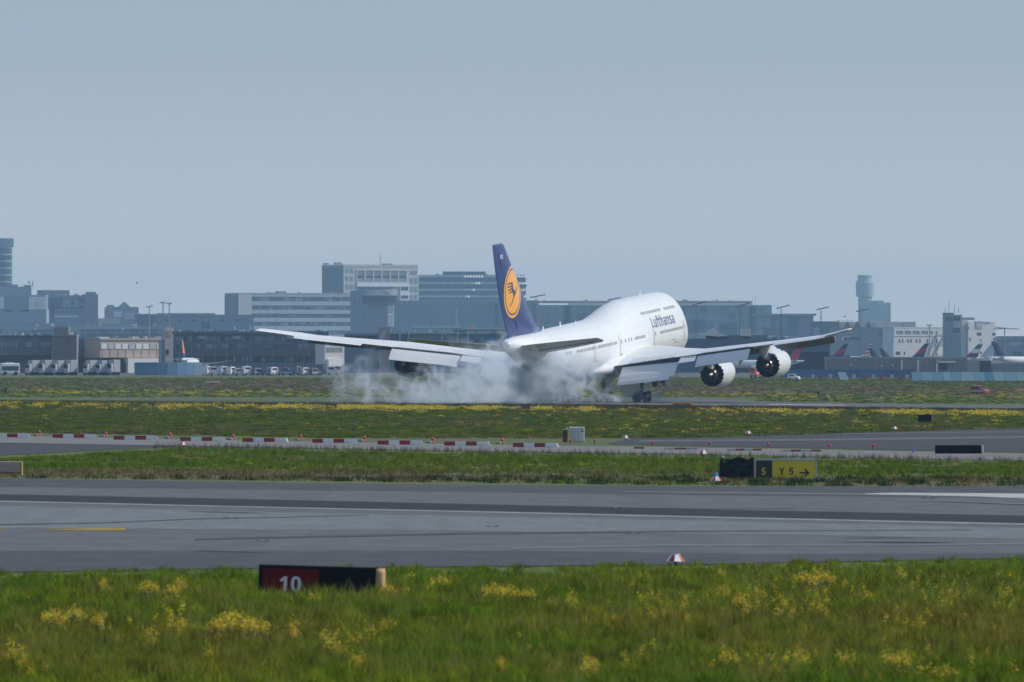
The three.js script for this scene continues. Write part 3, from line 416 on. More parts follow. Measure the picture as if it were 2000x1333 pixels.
    // pylon up to the wing
    const top = wTEy(z) + (wTEs(z) - wLEs(z)) * wInc(z) - cy;
    const lx = sx - wLEs(z), side = [[4.0, 1.45], [0.0, 0.45], [-1.8, 0.9], [lx - 4.6, top - 0.55], [lx - 4.4, top - 0.2], [lx - 0.6, top + 0.1], [2.4, 1.9]];
    part(e, 'pylon', skin([-0.24, 0.24].map((dz) => side.map(([x, y]) => V(x, y, dz * (x < -3 ? 0.6 : 1)))), { capA: true, capB: true }), mGrey);
  }
}
// undercarriage: the wheels stand on the runway although the body is pitched
const wheelGeo = () => { const g = new THREE.LatheGeometry([[0.16, 0.24], [0.36, 0.25], [0.5, 0.24], [0.6, 0.17], [0.62, 0.0], [0.6, -0.17], [0.5, -0.24], [0.36, -0.25], [0.16, -0.24]].map(([r, y]) => new THREE.Vector2(r, y)), 24); return g.rotateX(Math.PI / 2); };
const wg = wheelGeo(), rimG = new THREE.CylinderGeometry(0.34, 0.34, 0.44, 16).rotateX(Math.PI / 2);
for (const [s, z, kind] of [[36.4, 5.5, 'w'], [36.4, -5.5, 'w'], [39.6, 1.9, 'b'], [39.6, -1.9, 'b'], [8.4, 0, 'n']]) {
  const gear = new THREE.Group(); gear.name = kind === 'n' ? 'nose_gear' : 'main_gear'; jet.add(gear);
  const gy = kind === 'n' ? -0.25 : -(S0 - s) * Math.tan(PITCH);                    // local height of the runway below this leg
  gear.position.copy(L(s, gy, z));
  const top = (kind === 'n' ? 3.4 : kind === 'w' ? 4.2 : 3.4) - gy;
  part(gear, 'strut', [rod(V(0, 0.66, 0), V(0, 1.9, 0), 0.16), rod(V(0, 1.7, 0), V(0.1, top, 0), 0.24)], mGear);
  part(gear, 'brace', [rod(V(0, 1.7, 0), V(-1.7, top, 0), 0.10), rod(V(0, 1.9, 0), V(0.2, top, z > 0 ? -1.3 : 1.3), 0.10), rod(V(0.28, 1.1, 0), V(0.5, 1.6, 0), 0.06), rod(V(0.5, 1.6, 0), V(0.2, 2.0, 0), 0.06)], mGear);
  const axles = kind === 'n' ? [0] : [-0.74, 0.74];
  if (kind !== 'n') part(gear, 'bogie_beam', rod(V(-0.85, 0.64, 0), V(0.85, 0.64, 0), 0.15), mGear);
  axles.forEach((x) => part(gear, 'axle', rod(V(x, 0.63, -0.62), V(x, 0.63, 0.62), 0.09), mGear));
  for (const x of axles) for (const zz of [-0.58, 0.58]) { const w = part(gear, 'wheel', wg, mTyre); w.position.set(x, 0.63, zz); const r = part(gear, 'wheel_rim', rimG, M(0.35, 0.35, 0.36, 0.4, { metal: 0.6 })); r.position.set(x, 0.63, zz); }
  if (kind === 'n') { for (const zz of [-0.85, 0.85]) part(gear, 'gear_door', rbox(2.6, 1.3, 0.06, 0.025, -0.3, 2.0, zz), mGrey); part(gear, 'taxi_light', new THREE.CylinderGeometry(0.12, 0.12, 0.1, 12).rotateZ(Math.PI / 2).translate(0.3, 2.0, 0), mSteel); }
  else part(gear, 'gear_door', rbox(1.9, 1.5, 0.06, 0.025, -0.1, top - 1.0, z > 0 ? 0.75 : -0.75), mGrey);
}
// ---------------------------------------------------------------- tyre smoke: fine particles in drifting clouds
{
  const p = [];
  for (let i = 0; i < 520; i++) { const gs = () => rr(-1, 1) + rr(-1, 1) + rr(-1, 1), c = V(gs(), gs(), gs()).multiplyScalar(0.36), a = V(rr(-1, 1), rr(-1, 1), rr(-1, 1)).normalize(), b = V(rr(-1, 1), rr(-1, 1), rr(-1, 1)).cross(a).normalize(), s = rr(0.004, 0.009); a.multiplyScalar(s); b.multiplyScalar(s); for (const [k, l] of [[-1, -1], [1, -1], [1, 1], [-1, -1], [1, 1], [-1, 1]]) p.push(c.x + a.x * k + b.x * l, c.y + a.y * k + b.y * l, c.z + a.z * k + b.z * l); }
  const puff = new THREE.BufferGeometry(); puff.setAttribute('position', new THREE.Float32BufferAttribute(p, 3)); puff.computeVertexNormals();
  const mat = new THREE.MeshPhysicalMaterial({ roughness: 1, transmission: 0.5, thickness: 0, side: THREE.DoubleSide, specularIntensity: 0 }); mat.color.setRGB(0.86, 0.92, 0.99);
  // clouds along the wake: bearing, height mark, metres before (+) the wheels, half sizes in metres, share
  const clouds = [[1122, 726, 22, 2.6, 2.3, 2.4, 0.85], [1082, 730, 23, 2.8, 2.7, 2.4, 0.95], [1048, 722, 25, 2.2, 2.4, 2.4, 0.95], [1018, 748, 14, 1.6, 2.8, 2.4, 1.7], [1012, 712, 16, 1.4, 2.0, 2.0, 1.4], [975, 702, 38, 1.9, 1.7, 2.4, 1.2], [965, 742, 39, 2.0, 2.4, 2.6, 1.05], [928, 750, 44, 2.6, 2.2, 2.6, 0.7], [930, 705, 43, 2.6, 1.2, 2.4, 0.55], [880, 756, 50, 2.6, 1.9, 2.6, 0.5], [822, 772, 56, 2.2, 1.1, 2.4, 0.6], [862, 756, 52, 1.6, 1.3, 2.4, 0.3], [775, 760, 60, 2.6, 1.3, 2.4, 0.28], [720, 712, 64, 2.6, 1.3, 2.4, 0.08], [722, 752, 66, 3.2, 1.8, 2.4, 0.24], [690, 735, 68, 2.4, 1.6, 2.4, 0.14], [682, 766, 70, 2.0, 1.2, 2.4, 0.28], [1142, 762, 16, 1.8, 1.3, 1.8, 0.35], [1090, 774, 22, 2.4, 1.0, 2, 0.55], [1178, 778, 9, 1.9, 0.6, 1.2, 1.3], [1228, 766, 5, 1.0, 1.1, 1.0, 0.9], [1262, 768, -3, 1.6, 1.2, 1.0, 0.8], [1225, 783, 6, 3.6, 0.4, 1.2, 1.6], [1296, 772, -3, 1.3, 1.2, 1, 0.4], [890, 781, 46, 7.0, 0.7, 3, 0.85], [1040, 780, 24, 3.4, 0.9, 2.6, 0.9]];
  const list = [], q = new THREE.Quaternion(), m4 = new THREE.Matrix4(), D0 = FOCAL / 17.28;
  for (const [u, v, fwd, rx, ry, rz, share] of clouds) {
    const d = D0 - fwd, k = d / FOCAL, cx = (u - 1000) * k, cy = Math.max(ry * 0.4, EYE + (HORIZON - v) * k), n = Math.round(rx * ry * rz * 170 * share * (u < 800 ? 0.8 : u > 1170 ? 1.5 : 1));
    for (let i = 0; i < n; i++) {
      let x, y, z, r; do { x = rr(-1, 1); y = rr(-1, 1); z = rr(-1, 1); r = Math.hypot(x, y, z); } while (r > 1);
      const X = cx + x * rx * 1.25, Y = cy + y * ry * 1.25, Z = -d + z * rz;
      if (Y < 0.12) continue;
      // rolling wisps: folded noise
      const wx = n3(X * 0.22, Y * 0.3, Z * 0.15) * 1.9, wy = n3(X * 0.22 + 40, Y * 0.3, Z * 0.15) * 1.9;
      const f = 1 - Math.abs(n3((X + wx) * 0.30, (Y + wy) * 0.40, Z * 0.06)) * 1.6 - Math.abs(n3((X + wx) * 0.8, (Y + wy) * 0.95, Z * 0.10 + 9)) * 0.85;
      if (f + (1 - r) * 0.55 < 0.66 + rr(0, 0.30)) continue;
      q.set(rr(-1, 1), rr(-1, 1), rr(-1, 1), rr(-1, 1)).normalize(); list.push(m4.compose(V(X, Y, Z), q, V(1, 1, 1).multiplyScalar(rr(0.7, 1.3))).clone());
    }
  }
  // torn, curling threads: short runs of small puffs that follow an eddying drift
  const drift = (p, out) => { const e = 0.3, f = (x, y) => n3(x * 0.38, y * 0.42, p.z * 0.12) + 0.45 * n3(x * 0.95 + 11, y * 1.0, p.z * 0.2); return out.set((f(p.x, p.y + e) - f(p.x, p.y - e)) / e, -(f(p.x + e, p.y) - f(p.x - e, p.y)) / e, 0.25 * n3(p.x * 0.3, p.y * 0.3, 50)).add(V(-0.12, 0.16, 0.05)).normalize(); };
  const dir = V(0, 0, 0);
  for (const [u, v, fwd, rx, ry, rz, share] of clouds) {
    const d = D0 - fwd, k = d / FOCAL, cx = (u - 1000) * k, cy = Math.max(ry * 0.4, EYE + (HORIZON - v) * k), n = Math.ceil(rx * ry * rz * 5.2 * share * (u > 1170 ? 2.2 : 1));
    for (let i = 0; i < n; i++) {
      let x, y, z; do { x = rr(-1, 1); y = rr(-1, 1); z = rr(-1, 1); } while (Math.hypot(x, y, z) > 1);
      const p = V(cx + x * rx * 1.1, Math.max(0.2, cy + y * ry * 1.1), -d + z * rz), len = 10 + Math.floor(rnd() * 16), s0 = rr(0.22, 0.5);
      for (let j = 0; j < len; j++) { drift(p, dir); p.addScaledVector(dir, 0.17); if (p.y < 0.15) break; q.set(rr(-1, 1), rr(-1, 1), rr(-1, 1), rr(-1, 1)).normalize(); const t = j / len, sc = s0 * (0.6 + 0.9 * t); list.push(m4.compose(V(p.x + rr(-0.05, 0.05), p.y + rr(-0.05, 0.05), p.z), q, V(sc, sc, sc)).clone()); }
    }
  }
  const o = new THREE.InstancedMesh(puff, mat, list.length); list.forEach((m, i) => o.setMatrixAt(i, m));
  o.name = 'tyre_smoke'; o.userData = { kind: 'stuff', label: 'white tyre smoke billowing behind the wheels of the jumbo jet', category: 'smoke' }; o.castShadow = o.receiveShadow = true; scene.add(o);
}
// ---------------------------------------------------------------- things on the field
const faceCam = (p) => Math.atan2(-p.x, -p.z);
// mandatory sign in the foreground, number panel and blank cover
{
  const p = gp(626, 1168), k = groundDist(1168) / FOCAL, o = thing('runway_sign', 'low red and black airfield sign reading 10 in foreground grass', 'sign', p, 0.05); o.rotation.z = -0.03;
  const w = 234 * k, h = 0.68, X = (u) => (u - 626) * k;
  part(o, 'cabinet', rbox(w, h, 0.28, 0.03, X(621), h / 2 + 0.08, -0.16), M(0.006, 0.006, 0.006, 0.7, { specularIntensity: 0.15 }));
  part(o, 'red_panel', box(X(622) - X(512), 0.54, 0.012, X(567), h / 2 + 0.06, -0.012), M(0.11, 0.005, 0.006, 0.6, { specularIntensity: 0.15 }));
  part(o, 'black_panel', box(X(730) - X(624.5), 0.56, 0.012, X(677), h / 2 + 0.06, -0.012), M(0.005, 0.005, 0.005, 0.7, { specularIntensity: 0.15 }));
  const t = [textGeo('1', 0.36).translate(X(552), 0.31, 0), textGeo('0', 0.36).translate(X(577), 0.31, 0)];
  t.forEach((g, i) => part(o, 'numeral', g.translate(0, 0, -0.006), M(0.55, 0.60, 0.62, 0.6)));
  // curved end cap
  const r = []; for (const y of [0.06, 0.4, 0.62, 0.74]) { const q = y > 0.7 ? 0.7 : 1; r.push([V(X(733), y, 0.0), V(X(746), y, -0.02 * q), V(X(752) - (1 - q) * 0.06, y, -0.14), V(X(746), y, -0.30), V(X(733), y, -0.32)]); }
  part(o, 'end_cap', skin(r, { closed: true, capA: true, capB: true }), M(0.46, 0.28, 0.15, 0.7));
  for (const u of [530, 620, 720]) part(o, 'leg', cyl(0.03, 0.03, 0.2, X(u), 0.06, -0.16), M(0.2, 0.2, 0.2, 0.5));
}
// direction sign with a bagged panel beside it
{
  const v = 938, k = groundDist(v) / FOCAL, p = gp(1536, v), X = (u) => (u - 1536) * k, o = thing('direction_sign', 'yellow and black taxiway sign reading S and Y5 with arrow', 'sign', p);
  const h = 40 * k, yc = h / 2 + 0.02;
  part(o, 'frame', [box(X(1597) - X(1474), 0.07, 0.3, X(1535.5), yc + h / 2 - 0.03, -0.15), box(0.07, h, 0.3, X(1595), yc, -0.15), box(0.05, h, 0.3, X(1474), yc, -0.15), box(X(1597) - X(1474), 0.06, 0.3, X(1535.5), 0.06, -0.15)], M(0.42, 0.43, 0.47, 0.5));
  part(o, 'backing', box(X(1594) - X(1475), h - 0.12, 0.2, X(1534.5), yc, -0.16), M(0.1, 0.1, 0.1, 0.6));
  part(o, 'black_panel', box(X(1508) - X(1476), h - 0.11, 0.02, X(1492), yc, -0.04), M(0.012, 0.012, 0.016, 0.5));
  part(o, 'yellow_panel', box(X(1593.5) - X(1509), h - 0.11, 0.02, X(1551), yc, -0.04), M(0.62, 0.47, 0.015, 0.5));
  part(o, 'panel_border', box(0.05, h - 0.11, 0.02, X(1475.6), yc, -0.028), M(0.62, 0.42, 0.02, 0.5));
  const ly = EYE + (HORIZON - 921) * k;
  part(o, 'letter', textGeo('S', 0.32).translate(X(1492), ly, -0.026), M(0.6, 0.46, 0.02, 0.5));
  part(o, 'letter', textGeo('Y', 0.32).translate(X(1527.5), ly, -0.026), M(0.012, 0.012, 0.012, 0.5));
  part(o, 'letter', textGeo('5', 0.32).translate(X(1546), ly, -0.026), M(0.012, 0.012, 0.012, 0.5));
  const s = (a, b) => new THREE.Vector2(X(a), EYE + (HORIZON - b) * k), ar = new THREE.Shape([s(1562, 922.5), s(1576, 922.5), s(1571, 918.5), s(1573.5, 916), s(1582, 924), s(1573.5, 932), s(1571, 929.5), s(1576, 925.5), s(1562, 925.5)]);
  part(o, 'arrow', new THREE.ExtrudeGeometry(ar, { depth: 0.012, bevelEnabled: false }).translate(0, 0, -0.026), M(0.012, 0.012, 0.012, 0.5));
  // bagged sign: crumpled black foil
  const b = thing('covered_sign', 'sign wrapped in crumpled black foil left of the yellow sign', 'sign', gp(1440, v)), g = new THREE.BoxGeometry(68 * k, 40 * k, 0.45, 26, 16, 5).translate(0, 20 * k, -0.25), a = g.attributes.position;
  for (let i = 0; i < a.count; i++) { const x = a.getX(i), y = a.getY(i), z = a.getZ(i), n = n3(x * 3, y * 3, z * 3), m = n3(x * 9, y * 9, z * 9 + 5); const top = Math.max(0, y - 30 * k) / (10 * k); a.setXYZ(i, x + m * 0.035 + Math.sign(x) * -0.06 * top, y + top * (0.07 * Math.sin(x * 7 + 1) + n * 0.04 + 0.06), z + n * 0.09 + m * 0.03); }
  g.computeVertexNormals(); part(b, 'foil_cover', g, M(0.010, 0.010, 0.012, 0.6, { specularIntensity: 0.3 })); part(b, 'leg', [cyl(0.04, 0.04, 0.3, -0.6, 0.1, -0.25)], M(0.1, 0.1, 0.1, 0.6)); part(b, 'leg', [cyl(0.04, 0.04, 0.3, 0.6, 0.1, -0.25)], M(0.1, 0.1, 0.1, 0.6));
  part(b, 'loose_strap', rod(V(-0.55, 42 * k, -0.2), V(-0.72, 47 * k, -0.2), 0.02), M(0.6, 0.58, 0.5, 0.7));
}
// sign seen edge-on at the left border
{
  const v = 930, k = groundDist(v) / FOCAL, o = thing('taxiway_sign', 'grey topped sign with yellow end at left edge of grass strip', 'sign', gp(10, v)), X = (u) => (u - 10) * k;
  part(o, 'cabinet', rbox(X(40) - X(-60), 24 * k, 0.5, 0.04, X(-10), 16 * k, -0.25), M(0.34, 0.28, 0.24, 0.6)); part(o, 'lower_band', box(X(39) - X(-60), 5 * k, 0.52, X(-10), 5.5 * k, -0.25), M(0.22, 0.10, 0.05, 0.6));
  part(o, 'end_plate', box(0.06, 27 * k, 0.56, X(41.5), 14 * k, -0.25), M(0.62, 0.40, 0.10, 0.6)); part(o, 'cap_strip', box(0.05, 12 * k, 0.56, X(30), 12 * k, -0.24), M(0.3, 0.3, 0.33, 0.6)); part(o, 'leg', cyl(0.04, 0.04, 0.3, X(20), 0.1, -0.25), M(0.2, 0.2, 0.2, 0.6));
}
// backs of two more signs
for (const [u0, u1, v0, v1, name, label, cap] of [[1827, 1922, 871, 887.5, 'sign_back', 'long black sign back with tan end on pale service road', true], [1794, 1822, 811, 826, 'sign_back', 'small black square sign back in meadow at right', false]]) {
  const v = v1, k = groundDist(v) / FOCAL, uc = (u0 + u1) / 2, o = thing(name, label, 'sign', gp(uc, v)), w = (u1 - u0) * k, h = (v1 - v0) * k;
  part(o, 'cabinet', rbox(w - (cap ? 0.12 : 0.08), h, 0.3, 0.03, cap ? -0.06 : -0.04, h / 2 + 0.03, -0.15), M(0.006, 0.006, 0.007, 0.7, { specularIntensity: 0.15 }));
  part(o, 'end_cap', cap ? rbox(0.14, h * 0.96, 0.32, 0.05, w / 2 - 0.08, h / 2 + 0.03, -0.15) : box(0.05, h * 0.96, 0.32, w / 2 - 0.03, h / 2 + 0.03, -0.15), cap ? M(0.6, 0.42, 0.27, 0.6) : M(0.42, 0.42, 0.40, 0.6));
  part(o, 'leg', cyl(0.03, 0.03, 0.1, -w * 0.3, 0.03, -0.15), M(0.2, 0.2, 0.2, 0.5)); part(o, 'leg', cyl(0.03, 0.03, 0.1, w * 0.3, 0.03, -0.15), M(0.2, 0.2, 0.2, 0.5));
}
// orange sign at the runway edge
{
  const v = 795, k = groundDist(v) / FOCAL, o = thing('runway_edge_sign', 'low orange brown board at runway edge below the right wing', 'sign', gp(1333, v)), w = 35 * k;
  part(o, 'board', rbox(w, 5.5 * k, 0.3, 0.05, 0, 6 * k, 0), M(0.42, 0.20, 0.07, 0.6)); part(o, 'plinth', rbox(w, 6 * k, 0.34, 0.05, 0, 3 * k - 0.02, 0), M(0.16, 0.13, 0.11, 0.8)); part(o, 'end_plate', box(0.15, 6 * k, 0.4, -w / 2 - 0.08, 6.4 * k, 0), M(0.6, 0.42, 0.22, 0.6));
}
// barricades: low striped beams with slanted ends; lamps between them
const bars = [[-28, 60, 845], [100, 188, 846], [221, 311, 849.5], [349, 438, 852], [471, 560, 854], [607, 695, 856], [735, 825, 859.5], [867, 957, 861.5], [1001, 1090, 864.5]];
bars.forEach(([u0, u1, vt], i) => {
  const v = vt + 10.5, k = groundDist(v) / FOCAL, o = thing('barricade', `low red and white striped barricade, ${ORD[i]} of the row`, 'barricade', gp((u0 + u1) / 2 + rr(-2, 2), v + rr(-0.3, 0.3)), rr(-0.09, 0.09), 'striped barricades along the pale service road'), W = (u1 - u0 - 5) * k, h = 0.25;
  for (let j = 0; j < 4; j++) part(o, 'block', [box(W / 4 - 0.012, h, 0.36, -W / 2 + (j + 0.5) * W / 4 - 0.05, h / 2 + 0.03, 0)], j % 2 ? M(0.66, 0.69, 0.72, 0.6) : M(0.24, 0.02, 0.022, 0.6));
  part(o, 'slanted_end', new THREE.ExtrudeGeometry(new THREE.Shape([new THREE.Vector2(0, 0), new THREE.Vector2(0.17, 0), new THREE.Vector2(0.06, h), new THREE.Vector2(0, h)]), { depth: 0.36, bevelEnabled: false }).translate(W / 2 - 0.048, 0.03, -0.18), M(0.78, 0.79, 0.80, 0.6));
  part(o, 'foot', box(0.2, 0.04, 0.5, -W * 0.3, 0.02, 0), M(0.05, 0.05, 0.05, 0.8)); part(o, 'foot', box(0.2, 0.04, 0.5, W * 0.3, 0.02, 0), M(0.05, 0.05, 0.05, 0.8));
});
[[1238, 1258, 872, 1], [1296, 1362, 873.5, 3], [1525, 1604, 877.5, 4], [1420, 1488, 875.6, 4]].forEach(([u0, u1, vt, n], i) => {
  const v = vt + 6, k = groundDist(v) / FOCAL, o = thing('barricade', ['short red barricade half hidden in weeds right of the cabinets', 'red and white barricade low in weeds behind the road, left one', 'red and white barricade in weeds left of long black sign back', 'red and white barricade in weeds above the wrapped sign'][i], 'barricade', gp((u0 + u1) / 2, v, 0), 0, 'striped barricades sunk in weeds'), W = (u1 - u0) * k;
  for (let j = 0; j < n; j++) part(o, 'block', box(W / n - 0.012, 0.14, 0.3, -W / 2 + (j + 0.5) * W / n, 0.07, 0), (j + (n === 1 ? 0 : 1)) % 2 ? M(0.42, 0.42, 0.40, 0.8) : M(0.24, 0.08, 0.06, 0.8));
});
const lampSpots = [[76, 853], [206, 855], [332, 858], [455, 861], [587, 862], [712, 864.5], [845, 867.5], [981, 869]];
lampSpots.forEach(([u, v], i) => {
  const k = groundDist(v) / FOCAL, o = thing('warning_lamp', `red warning lamp on striped foot between barricades, ${ORD[i]}`, 'lamp', gp(u, v), 0, 'warning lamps between the barricades');
  part(o, 'lamp_body', new THREE.LatheGeometry([[0.03, 0.20], [0.075, 0.22], [0.10, 0.30], [0.095, 0.37], [0.05, 0.42], [0.045, 0.47], [0.0, 0.48]].map(([r, y]) => new THREE.Vector2(r * 0.95, y * 0.92)), 14), M(0.50, 0.025, 0.02, 0.35));
  part(o, 'foot_left', rbox(0.13, 0.17, 0.2, 0.03, -0.08, 0.10, 0), M(0.72, 0.73, 0.74, 0.6)); part(o, 'foot_right', rbox(0.13, 0.18, 0.2, 0.03, 0.065, 0.10, 0), M(0.75, 0.25, 0.17, 0.6)); part(o, 'cable', rod(V(-0.16, 0.05, 0), V(-0.42, 0.10, 0), 0.03), M(0.02, 0.02, 0.02, 0.8));
});
// red balls in the weeds
[[1114, 865], [1162, 864.5], [1274, 868], [1386, 869.5], [1501, 872], [1620, 874], [1706, 875]].forEach(([u, v], i) => {
  const o = thing('red_light', ['red lamp head in front of the cabinets', 'red lamp head right of the cabinets', 'red lamp head before the closed apron, left of centre', 'red lamp head above the white tipped marker', 'red lamp head above the yellow sign', 'red lamp head left of the long black sign', 'red lamp head nearest the long black sign'][i], 'lamp', gp(u, v + 4), 0, 'red lamps along the closed apron');
  part(o, 'lamp_head', new THREE.SphereGeometry(0.085, 12, 8).scale(1, 1.1, 1).translate(0, 0.24, 0), M(0.48, 0.025, 0.03, 0.35)); part(o, 'stem', cyl(0.035, 0.03, 0.2, 0, 0.09, 0), M(0.12, 0.12, 0.12, 0.6));
});
// edge marker caps: red and white facets on a short stem
const capG = (c) => { const q = []; for (let i = 0; i < 8; i++) if (i % 2 === c) { const a = (i + 0.2) / 8 * 6.2832, b = (i + 1.2) / 8 * 6.2832, P = (t, r, y) => V(Math.cos(t) * r, y, Math.sin(t) * r); q.push([P(a, 0.27, 0.14), P(b, 0.27, 0.14), P(b, 0.12, 0.33), P(a, 0.12, 0.33)]); } return quadsGeo(q); };
const capR = capG(0), capW = capG(1);
[[1320, 1107, 'nearest red and white marker cap by the foreground grass', 1], [1399, 946, 'red and white marker cap with tall blue lens by the wrapped sign', 1.0], [357, 874, 'red and white marker cap at left corner of grass strip', 0.95], [1222, 860, 'red and white marker cap at left tip of closed apron', 0.95], [1462, 851, 'red and white marker cap on far edge of closed apron, middle one', 0.95], [1748, 842, 'red and white marker cap on far edge of closed apron, right one', 0.95], [1374, 892, 'red and white marker cap on service road above the wrapped sign', 1.05]].forEach(([u, v, label, s]) => {
  const o = thing('edge_marker', label, 'marker', gp(u, v), 0, 'taxiway edge markers'); o.scale.setScalar(s);
  part(o, 'red_facets', capR, M(0.36, 0.03, 0.035, 0.5)); part(o, 'white_facets', capW, M(0.75, 0.76, 0.78, 0.5)); part(o, 'top_plate', cyl(0.12, 0.12, 0.02, 0, 0.335, 0, 12), M(0.6, 0.6, 0.62, 0.5));
  part(o, 'blue_lens', new THREE.LatheGeometry([[0.065, 0.34], [0.065, v > 940 && v < 950 ? 0.46 : 0.345], [0.02, v > 940 && v < 950 ? 0.52 : 0.35], [0, v > 940 && v < 950 ? 0.53 : 0.352]].map(([r, y]) => new THREE.Vector2(r, y)), 12), M(0.04, 0.20, 0.75, 0.25)); part(o, 'stem', cyl(0.05, 0.04, 0.34, 0, 0.16, 0), M(0.05, 0.05, 0.05, 0.6));
});
// blue lens stub near the long sign
{ const o = thing('blue_stub_light', 'small blue light stub left of the long black sign back', 'light', gp(1784, 886)); part(o, 'lens', new THREE.SphereGeometry(0.07, 10, 8).translate(0, 0.2, 0), M(0.05, 0.10, 0.6, 0.3)); part(o, 'stem', cyl(0.03, 0.03, 0.18, 0, 0.09, 0), M(0.1, 0.1, 0.1, 0.6)); }
// electrical cabinets
{
  const v = 864, k = groundDist(v) / FOCAL, h = 30 * k, w = 29 * k, a = thing('cabinet', 'pale grey ribbed service cabinet in the meadow', 'cabinet', gp(1127, v));
  part(a, 'housing', rbox(w, h - 0.1, 0.7, 0.04, 0, h / 2 - 0.05, -0.35), M(0.52, 0.57, 0.62, 0.55)); part(a, 'roof', rbox(w + 0.06, 0.09, 0.78, 0.03, 0, h - 0.06, -0.35), M(0.72, 0.73, 0.74, 0.5));
  for (const x of [-0.32, -0.15, 0.12]) part(a, 'rib', box(0.05, h - 0.2, 0.04, x * w * 1.1, h / 2 - 0.06, 0.015), M(0.44, 0.48, 0.53, 0.55)); part(a, 'door', box(w * 0.3, h - 0.25, 0.03, w * 0.32, h / 2 - 0.06, 0.012), M(0.56, 0.6, 0.64, 0.5)); part(a, 'lock_plate', box(0.14, 0.1, 0.03, w * 0.36, h * 0.72, 0.035), M(0.05, 0.06, 0.12, 0.5));
  const b = thing('side_cabinet', 'narrow black and yellow cabinet beside the pale cabinet', 'cabinet', gp(1105, v + 0.3)), h2 = 24 * k;
  part(b, 'housing', rbox(9 * k, h2, 0.5, 0.03, -1.5 * k, h2 / 2, -0.25), M(0.035, 0.035, 0.035, 0.6)); part(b, 'yellow_front', rbox(3.2 * k, h2, 0.56, 0.02, 5 * k, h2 / 2, -0.25), M(0.55, 0.38, 0.03, 0.6)); part(b, 'lid', rbox(13 * k, 0.06, 0.6, 0.02, 0.4 * k, h2 + 0.03, -0.25), M(0.4, 0.4, 0.4, 0.6)); part(b, 'post', cyl(0.04, 0.04, 6 * k, 2 * k, h2 + 3 * k, -0.4), M(0.35, 0.36, 0.4, 0.5));
}
// low plants with yellow blossom that stand out in the meadow
{
  const make = (n, r, h) => { const g = thing('flowering_weed', 'x', 'plant'); part(g, 'leaves', tuftGeo(70, r * 0.8, h * 0.3, h * 0.8, 0.018, 0.8), M(0.045, 0.085, 0.018, 0.95, { transmission: 0.35, thickness: 0 })); part(g, 'stems', tuftGeo(46, r * 0.75, h * 0.7, h * 1.02, 0.006, 0.4), M(0.07, 0.10, 0.025, 0.95)); part(g, 'blossoms', sprigGeo(n, r, h * 0.62, h * 1.18, 0.015), M(0.70, 0.51, 0.006, 0.9, { transmission: 0.3, thickness: 0 })); return g; };
  const a = make(520, 0.46, 0.6), b = make(240, 0.30, 0.5), c = make(130, 0.2, 0.45);
  const put = (o, u, v, s = 1) => { o.position.copy(gp(u, v)); o.rotation.y = rr(0, 6); o.scale.setScalar(s); o.userData.group = 'yellow flowering weeds in the foreground meadow'; return o; };
  put(a, 455, 1258).userData.label = 'largest yellow flowering bush in the foreground, below the 10 sign'; put(b, 965, 1186).userData.label = 'yellow flowering bush right of the 10 sign, left half of pair'; put(c, 1030, 1190).userData.label = 'small yellow flowering plant beside the bush right of sign';
  [[500, 1262, b, 'yellow flowering bush right beside the largest bush'], [420, 1256, b, 'yellow flowering bush left beside the largest bush'], [992, 1184, b, 'yellow flowering bush right of the 10 sign, right half of pair'], [290, 1178, b, 'yellow flowering bush left of the 10 sign'], [334, 1182, c, 'small yellow plant between left bush and the 10 sign'], [105, 1240, b, 'yellow flowering bush near the left edge'], [146, 1226, c, 'small yellow plant beside the bush near left edge'], [190, 1240, c, 'small yellow plant third from the left edge'], [1572, 1160, b, 'yellow flowering bush at taxiway edge on the right'], [1612, 1158, b, 'second yellow flowering bush at taxiway edge on the right'], [1425, 1322, c, 'yellow plant low in the frame right of centre'], [1755, 1326, b, 'yellow flowering bush at bottom right'], [755, 1176, c, 'small yellow plant at the tan end of the 10 sign'], [1445, 1204, c, 'small yellow plant in the right meadow, left of pair'], [1530, 1206, c, 'small yellow plant in the right meadow, right of pair']].forEach(([u, v, src, label]) => { const o = dup(src, label, gp(u, v)); put(o, u, v, rr(0.75, 1.05)); });
}
